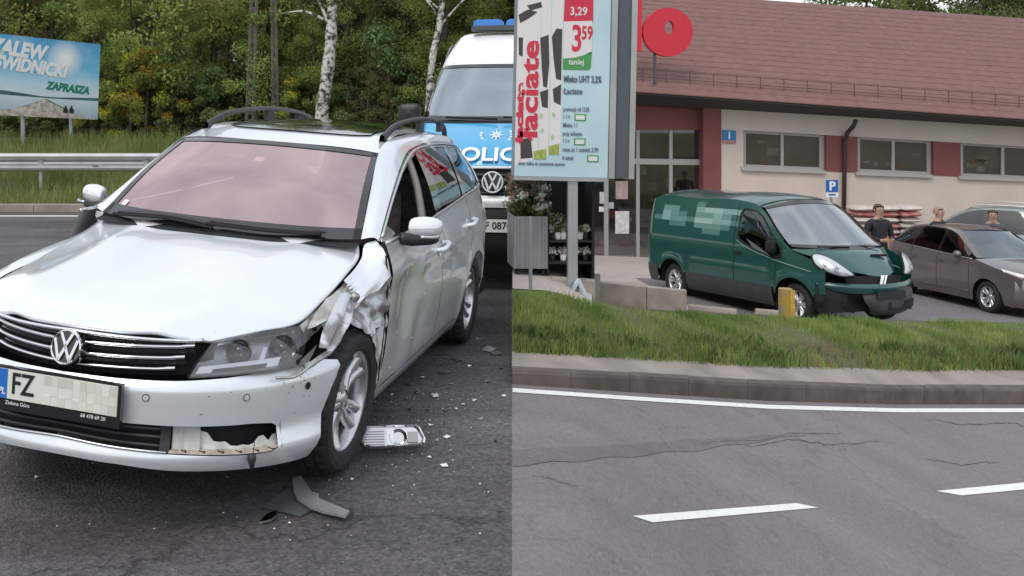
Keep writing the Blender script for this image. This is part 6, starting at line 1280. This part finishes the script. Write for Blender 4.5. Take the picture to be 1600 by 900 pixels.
# ================================================================== other cars
def hatch(root, paint, L0=-2.08, roofh=1.46, rails=False, glass='glass'):
    k = roofh/1.46
    def lat(y, z):
        z = z/k; b = np.interp(z, [.18, .3, .5, .68, .80, .92, 1.05], [.85, .885, .905, .90, .905, .875, .83])
        if y > 1.2: b -= .22*(y-1.2)**1.8
        if y < -1.6: b -= .5*(-1.6-y)**2
        return b
    belt = lambda y: k*interp(y, [(-2.1, 1.06), (-1.2, 1.02), (0, .965), (.95, .93), (1.4, .86), (1.8, .77), (2.1, .68)])
    out_ = [(.79, .95, .955), (.72, .50, 1.20), (.645, .10, 1.375), (.615, -.5, 1.425), (.595, -1.1, 1.40), (.575, -1.6, 1.28), (.62, -1.92, 1.08)]; inn_ = [(.70, .98, .96), (.62, .55, 1.21), (.555, .15, 1.405), (.535, -.5, 1.46), (.52, -1.1, 1.44), (.51, -1.65, 1.33), (.56, -1.98, 1.10)]
    out_ = [(a, b, c*k) for a, b, c in out_]; inn_ = [(a, b, c*k) for a, b, c in inn_]
    def lo(y):
        for yy in (1.325, -1.325):
            if abs(y-yy) < .36: return .31+math.sqrt(.36**2-(y-yy)**2)
        return .20
    for s in (1, -1):
        part('side_panel', np.array([[(s*lat(y, z), y, z) for z in np.linspace(lo(y), belt(y), 18)] for y in np.r_[np.linspace(L0, .9, 50), np.linspace(.93, 2.08, 26)]]), paint, root)
        part('roof_pillar', net([[(s*a, b, c) for a, b, c in inn_], [(s*a, b, c) for a, b, c in out_]], 4, 40), paint, root)
        oc = sorted([(b, a, c) for a, b, c in out_])
        def wp(y, t):
            a, c = sp(oc, np.clip(y, -1.92, .95))[0]; zb = belt(y)+.003; lb = lat(y, zb)-.004; return (s*(lb+(a-lb)*t+.012*math.sin(math.pi*t)), y, zb+(max(c, zb+.004)-zb)*t)
        for y0, y1 in ((.80, -.08), (-.16, -.98), (-1.06, -1.78)): part('window_glass', np.array([[wp(y, t) for t in np.linspace(.03, .93, 8)] for y in np.linspace(y0, y1, 12)]), M_[glass], root)
        part('window_frame', MB().grid(np.array([[wp(y, t) for t in (.92, .97, 1)] for y in np.linspace(.9, -1.9, 30)])).grid(np.array([[wp(y, t) for t in np.linspace(0, 1, 6)] for y in (-.07, -.17)])).grid(np.array([[wp(y, t) for t in np.linspace(0, 1, 6)] for y in (-.97, -1.07)])).grid(np.array([[wp(y, t) for t in np.linspace(0, 1, 6)] for y in (-1.77, -1.92)])), M_['glossblack'], root)
        part('window_trim', MB().tube([np.array(wp(y, 0))+np.array([s*.006, 0, 0]) for y in np.linspace(.92, -1.85, 24)], .009, 5), M_['dullchrome'], root)
        for y in (.86, -.12, -.98): part('door_seam', MB().tube([(s*(lat(y, z)+.001), y, z) for z in np.linspace(.28, belt(y), 10)], .005, 4), M_['softblack'], root)
        for y in (.05, -.86): part('door_handle', MB().box((s*(lat(y, .83*k)+.015), y, .83*k), (.03, .16, .03)), paint, root, smooth=False)
        part('crease', MB().tube([(s*(lat(y, .35)+.002), y, .35+.02*y) for y in np.linspace(.85, -.85, 12)], .010, 5), paint, root)
        part('wing_mirror', MB().lathe([(-.05, .03), (-.03, .075), (.03, .07), (.07, .03), (.075, .001)], (s*.97, .62, .99*k), (.1*s, 1, 0), 12), paint, root)
        for y in (1.325, -1.325):
            wheel(root, s, .835, y, .312, R=.312, rim=.205, spokes=5, pair=.22, width=.19); th = np.linspace(0, math.pi, 14); part('wheel_housing', np.array([[(s*l, y+.37*math.cos(t), .31+.37*math.sin(t)) for t in th] for l in (.84, .5)]), M_['softblack'], root)
        part('headlight', net([[(s*.42, 2.10, .66*k), (s*.66, 2.0, .68*k), (s*.80, 1.70, .76*k)], [(s*.45, 2.04, .73*k), (s*.65, 1.90, .77*k), (s*.79, 1.62, .82*k)]], 5, 10)+np.array([s*.02, .035, .012]), mat('lamp_pale', (.75, .75, .74), .15, .3, coat=1), root)
        part('rear_light', np.array([[(s*(lat(y, z)+.005), y, z) for z in np.linspace(.80*k, 1.0*k, 5)] for y in np.linspace(-1.80, L0+.01, 6)]), M_['redlens'], root)
    S2 = lambda pts: [(-a, b, c) for a, b, c in pts[:0:-1]]+pts
    part('roof', net([S2([(0, b+(.05 if i < 3 else -.06), c+.03), (a*.6, b+.03 if i < 3 else b-.03, c+.022), (a, b, c)]) for i, (a, b, c) in enumerate(inn_[2:6])], 20, 20), paint, root)
    part('windscreen', net([S2([(0, b+.10, c+.01), (a*.6, b+.06, c+.006), (a, b, c)]) for (a, b, c) in inn_[:3]], 12, 16), M_['vanglass'], root)
    part('rear_window', net([S2([(0, b-.08, c), (a*.6, b-.05, c), (a, b, c)]) for (a, b, c) in inn_[5:]], 8, 14), M_[glass], root)
    part('bonnet', net([S2([(0, y+.10, z+.045*k), (l*.6, y+.07, z+.03*k), (l, y, z)]) for y, z in ((.97, belt(.95)+.002), (1.4, belt(1.4)), (1.8, belt(1.8)), (2.06, belt(2.06))) for l in [lat(y, z)-.02]], 16, 20), paint, root)
    part('front_bumper', net([S2([(0, y+.14, z), (.55, y+.07, z), (l, y-.12, z)]) for y, z, l in ((2.07, .68*k, .76), (2.12, .55, .80), (2.10, .35, .82), (2.02, .20, .80))], 12, 20), paint, root)
    part('grille', net([[(-.5, 2.225, .42), (0, 2.275, .42), (.5, 2.225, .42)], [(-.45, 2.21, .28), (0, 2.26, .28), (.45, 2.21, .28)]], 4, 10), M_['softblack'], root)
    part('tailgate', net([S2([(0, y-.07, z), (.5, y-.04, z), (l, y, z)]) for y, z, l in ((-1.98, 1.10*k, .58), (-2.06, .95*k, .74), (-2.12, .65, .78), (-2.10, .25, .78))], 12, 16), paint, root)
    part('underbody', MB().box((0, 0, .32), (1.5, 3.9, .2)), M_['softblack'], root, smooth=False); part('cabin', MB().box((0, -.6, .72), (1.4, 1.9, .5)).box((-.38, -.3, 1.05), (.42, .14, .5)).box((.38, -.3, 1.05), (.42, .14, .5)), M_['interior'], root, smooth=False)
    if rails:
        for s in (1, -1): part('roof_rail', MB().tube(crom([(s*.56, .1, 1.44*k), (s*.56, -.1, 1.50*k), (s*.55, -.9, 1.51*k), (s*.54, -1.4, 1.45*k)], 16), .018, 6), M_['dullchrome'], root)
fs = .90; fx, fy = 12.575*fs, 20.667*fs
hb = thing('hatchback_car', 'brownish grey hatchback parked right of the green van', 'car', M=carM((fx, fy, lowz(fx, fy)+.004), .10, .03, -.03, fs)); hatch(hb, mat('brown_grey_paint', (.165, .143, .140), .3, .35, .5, .8), roofh=1.58)
sx2, sy2 = at(1512, 0, 22.3)[0]+.35, 22.3
sv = thing('silver_suv', 'pale green-grey estate car with roof rails behind the grey hatchback', 'car', M=carM((sx2, sy2, lowz(sx2, sy2)+.004), -2.35, 0, 0, 1.0)); hatch(sv, mat('pale_grey_green', (.33, .39, .37), .3, .35, .5, .8), roofh=1.72, rails=True)
# ================================================================== stacked bags on a pallet
bagw = mat('bag_white', (.62, .57, .54), .6, c2=(.50, .44, .40), vs=5, bump=.3, bs=8); bagr = mat('bag_red', (.36, .07, .07), .6, c2=(.52, .30, .28), vs=4)
yb = 23.0; xa = at(1334, 0, yb)[0]; rn = 0
pal_ = thing('pallet', 'wooden pallet carrying the stacked bags by the shop wall', 'pallet', (at(1380, 0, yb)[0], yb, lowz(at(1380, 0, yb)[0], yb)))
for y in (-.35, 0, .35): MB().box((0, y, .05), (1.5, .1, .1)).build('runner', M_['bark'], pal_)
for i in range(6): MB().box((-.66+i*.265, 0, .115), (.2, .85, .025)).build('board', M_['bark'], pal_)
def bag(name, m):
    u = np.linspace(-1, 1, 9); G = np.array([[(x*.26*(1-.06*abs(y)**3), y*.36*(1-.05*abs(x)**3), .075*(1-abs(x)**4)**.5*(1-abs(y)**4)**.5) for x in u] for y in u]); mb = MB().grid(G).grid(G*np.array([1, 1, -.8])); return mb.build(name, m, smooth=True)
bp0 = {'w': bag('goods_bag', bagw), 'r': bag('goods_bag', bagr)}; first = {'w': 1, 'r': 1}
for r in range(11):
    for c_ in range(3):
        k = 'r' if (r*5+c_*3+(r*c_) % 4) % 4 == 1 else 'w'; o = bp0[k] if first[k] else bp0[k].copy()
        if not first[k]: COL.objects.link(o)
        first[k] = 0; o.location = (pal_.location.x-.52+.52*c_+random.uniform(-.03, .03), yb+random.uniform(-.03, .03), pal_.location.z+.20+.135*r); o.rotation_euler = (0, random.uniform(-.05, .05), random.uniform(-.08, .08))
        tag(o, ('red' if k == 'r' else 'white')+' goods bag, '+('lowest', 'second', 'third', 'fourth', 'fifth', 'sixth', 'seventh', 'eighth', 'ninth', 'tenth', 'topmost')[r]+' layer of the '+('left', 'middle', 'right')[c_]+' pile by the shop wall', 'bag', 'bags stacked on the pallet')
# ================================================================== people
def person(name, lab, px, d, h, yaw, coat, trs, hair, hands='front', bald=False):
    X = at(px, 0, d)[0]; root = thing(name, lab, 'person', (X, d, lowz(X, d))); root.rotation_euler = (0, 0, yaw); k = h/1.78
    P = [(0, 0, .95), (0, 0, 1.10), (0, .0, 1.28), (0, .01, 1.44), (0, 0, 1.53), (0, -.01, 1.60), (0, -.012, 1.68), (0, 0, 1.75)]; R = [.155, .15, .165, .15, .062, .075, .092, .062]; E = [(i, i+1) for i in range(7)]
    flat_ = {0: .72, 1: .72, 2: .70, 3: .62}
    def addc(pts, rs, root_i):
        i0 = len(P); P.extend(pts); R.extend(rs); E.append((root_i, i0)); E.extend((i0+i, i0+i+1) for i in range(len(pts)-1)); return len(P)-1
    for s in (-1, 1):
        addc([(s*.09, 0, .90), (s*.10, -.01, .50), (s*.105, .02, .10), (s*.11, .0, .045), (s*.12, -.16, .035)], [.095, .065, .048, .045, .035], 0)
        el = (s*.27, .0, 1.14); wr = (s*.10, -.25, 1.12) if hands == 'front' else (s*.27, -.07, .90)
        w_ = addc([(s*.17, .01, 1.42), (s*.215, .01, 1.38), el, wr], [.075, .068, .052, .036], 3)
        fd = np.array([-s*.7, -.6, .1]) if hands == 'front' else np.array([0, -.2, -1.]); fd /= np.linalg.norm(fd); sd = np.array([0, 0, 1.]) if hands == 'front' else np.array([0, 1., 0]); pm = np.array(wr)+fd*.06
        hi = addc([tuple(pm)], [.032], w_)
        for q in range(4): a = pm+fd*.03+sd*(.027-.018*q); addc([tuple(a), tuple(a+fd*(.045-.006*abs(q-1))+np.array([0, -.012, -.004]))], [.010, .008], hi)
        a = np.array(wr)+fd*.03+sd*.035; addc([tuple(a), tuple(a+fd*.035+sd*.018)], [.011, .009], hi)
    me = bpy.data.meshes.new('b'); me.from_pydata([(x*k, y*k, z*k) for x, y, z in P], E, []); o = bpy.data.objects.new('b', me); COL.objects.link(o)
    sk = o.modifiers.new('s', 'SKIN'); sb2 = o.modifiers.new('d', 'SUBSURF'); sb2.levels = 2; sb2.render_levels = 2
    for i, v in enumerate(me.skin_vertices[0].data): v.radius = (R[i]*k, R[i]*k*flat_.get(i, 1)); v.use_root = i == 0
    bpy.context.view_layer.update(); m2 = bpy.data.meshes.new_from_object(o.evaluated_get(bpy.context.evaluated_depsgraph_get())); bpy.data.objects.remove(o); m2.name = 'body'
    skin = mat('skin', (.42, .26, .19), .6)
    for m in (coat, trs, skin, M_['softblack']): m2.materials.append(m)
    idx = []
    for p in m2.polygons:
        c = p.center/k; hand = (hands == 'front' and c.y < -.24) or (hands != 'front' and c.z < .93 and abs(c.x) > .2)
        idx.append(2 if (c.z > 1.50 and abs(c.x) < .12) or hand else (0 if c.z > .86 else (3 if c.z < .09 else 1)))
    m2.polygons.foreach_set('material_index', idx); m2.polygons.foreach_set('use_smooth', [True]*len(m2.polygons)); bo = bpy.data.objects.new('body', m2); COL.objects.link(bo); bo.parent = root
    MB().lathe([(-.012, .001), (-.008, .011), (.006, .012), (.016, .005), (.018, .001)], (0, -.100*k, 1.655*k), (0, -1, -.3), 10).build('nose', skin, root, smooth=True)
    for s in (-1, 1):
        MB().lathe([(0, .011), (.005, .008), (.007, .001)], (s*.034*k, -.088*k, 1.685*k), (0, -1, 0), 8).build('eye', M_['ink'], root, smooth=True); MB().lathe([(0, .024), (.012, .02), (.016, .004)], (s*.085*k, .0, 1.665*k), (s, 0, 0), 10).build('ear', skin, root, smooth=True)
    MB().box((0, -.092*k, 1.617*k), (.045, .008, .008)).build('mouth', mat('lips', (.30, .12, .10), .6), root)
    if not bald:
        G = [[(.096*k*math.sin(a)*math.cos(b), .012+.102*k*math.sin(a)*math.sin(b), 1.685*k+.100*k*math.cos(a)) for b in np.linspace(0, 2*math.pi, 21)] for a in np.linspace(0.01, 1.5, 8)]
        Gf = np.array(G); Gf[-1, :, 2] += np.where(Gf[-1, :, 1] < -.02, .055, -.045)*k; Gf[-2, :, 2] += np.where(Gf[-2, :, 1] < -.02, .03, -.01)*k; MB().grid(Gf).build('hair', hair, root, smooth=True)
    MB().tube([(.06*math.cos(t)*k*1.15, .005+.055*math.sin(t)*k*1.15, 1.515*k) for t in np.linspace(0, 6.283, 14)], .018, 6).build('collar', coat, root, smooth=True)
    return root
nav = mat('navy_coat', (.020, .022, .030), .85, var=.2, vs=12, bump=.3, bs=20); gryc = mat('grey_coat', (.075, .08, .09), .85, var=.2, vs=12); jean = mat('dark_trousers', (.03, .034, .05), .9); hb1 = mat('brown_hair', (.07, .045, .03), .7); hb2 = mat('fair_hair', (.30, .22, .15), .7)
person('person', 'person in a dark jacket with hands together right of the green van', 1373, 18.6, 1.80, .15, nav, jean, hb1, 'front')
person('person', 'person in a black coat behind the roof of the grey hatchback', 1467, 19.4, 1.76, .5, nav, jean, hb2, 'side'); person('person', 'person in a grey jacket at the right edge behind the hatchback', 1551, 19.6, 1.74, -.4, gryc, jean, hb1, 'side')
# person glimpsed above the green van roof stays hidden; trees behind the shop roof
for i, (px, d, k, s) in enumerate(((1370, 38, 'A', 1.30), (1410, 40, 'B', 1.30), (1450, 40, 'A2', 1.22), (1500, 38, 'B', 1.38), (1545, 39, 'P', 1.3), (1580, 39, 'A', 1.42), (1625, 38, 'B', 1.5), (1310, 41, 'B', 1.25))):
    t = copy_tree(TP[k]); X = at(px, 0, d)[0]; t.location = (X, d, lowz(X, d)+.2); t.scale = (s, s, s); t.rotation_euler = (0, 0, i*1.3); tag(t, 'tree showing above the right end of the shop roof', 'tree', 'trees behind the shop')

# ------------------------------------------------------------------ labels: likes in one spot are told apart by their order
by = {}
for o in COL.objects:
    if o.parent is None and o.get('category') in ('tree', 'bush', 'bag') and o.get('label'): by.setdefault(o['label'], []).append(o)
for lab, os_ in by.items():
    if len(os_) < 2: continue
    if os_[0]['category'] == 'bag':
        continue
    os_.sort(key=lambda q: q.location.x/q.location.y)
    for i, o in enumerate(os_): o['label'] = lab+', '+('leftmost', 'second from left', 'third from left', 'fourth from left', 'fifth from left', 'sixth from left', 'seventh from left', 'eighth from left', 'ninth from left')[min(i, 8)]
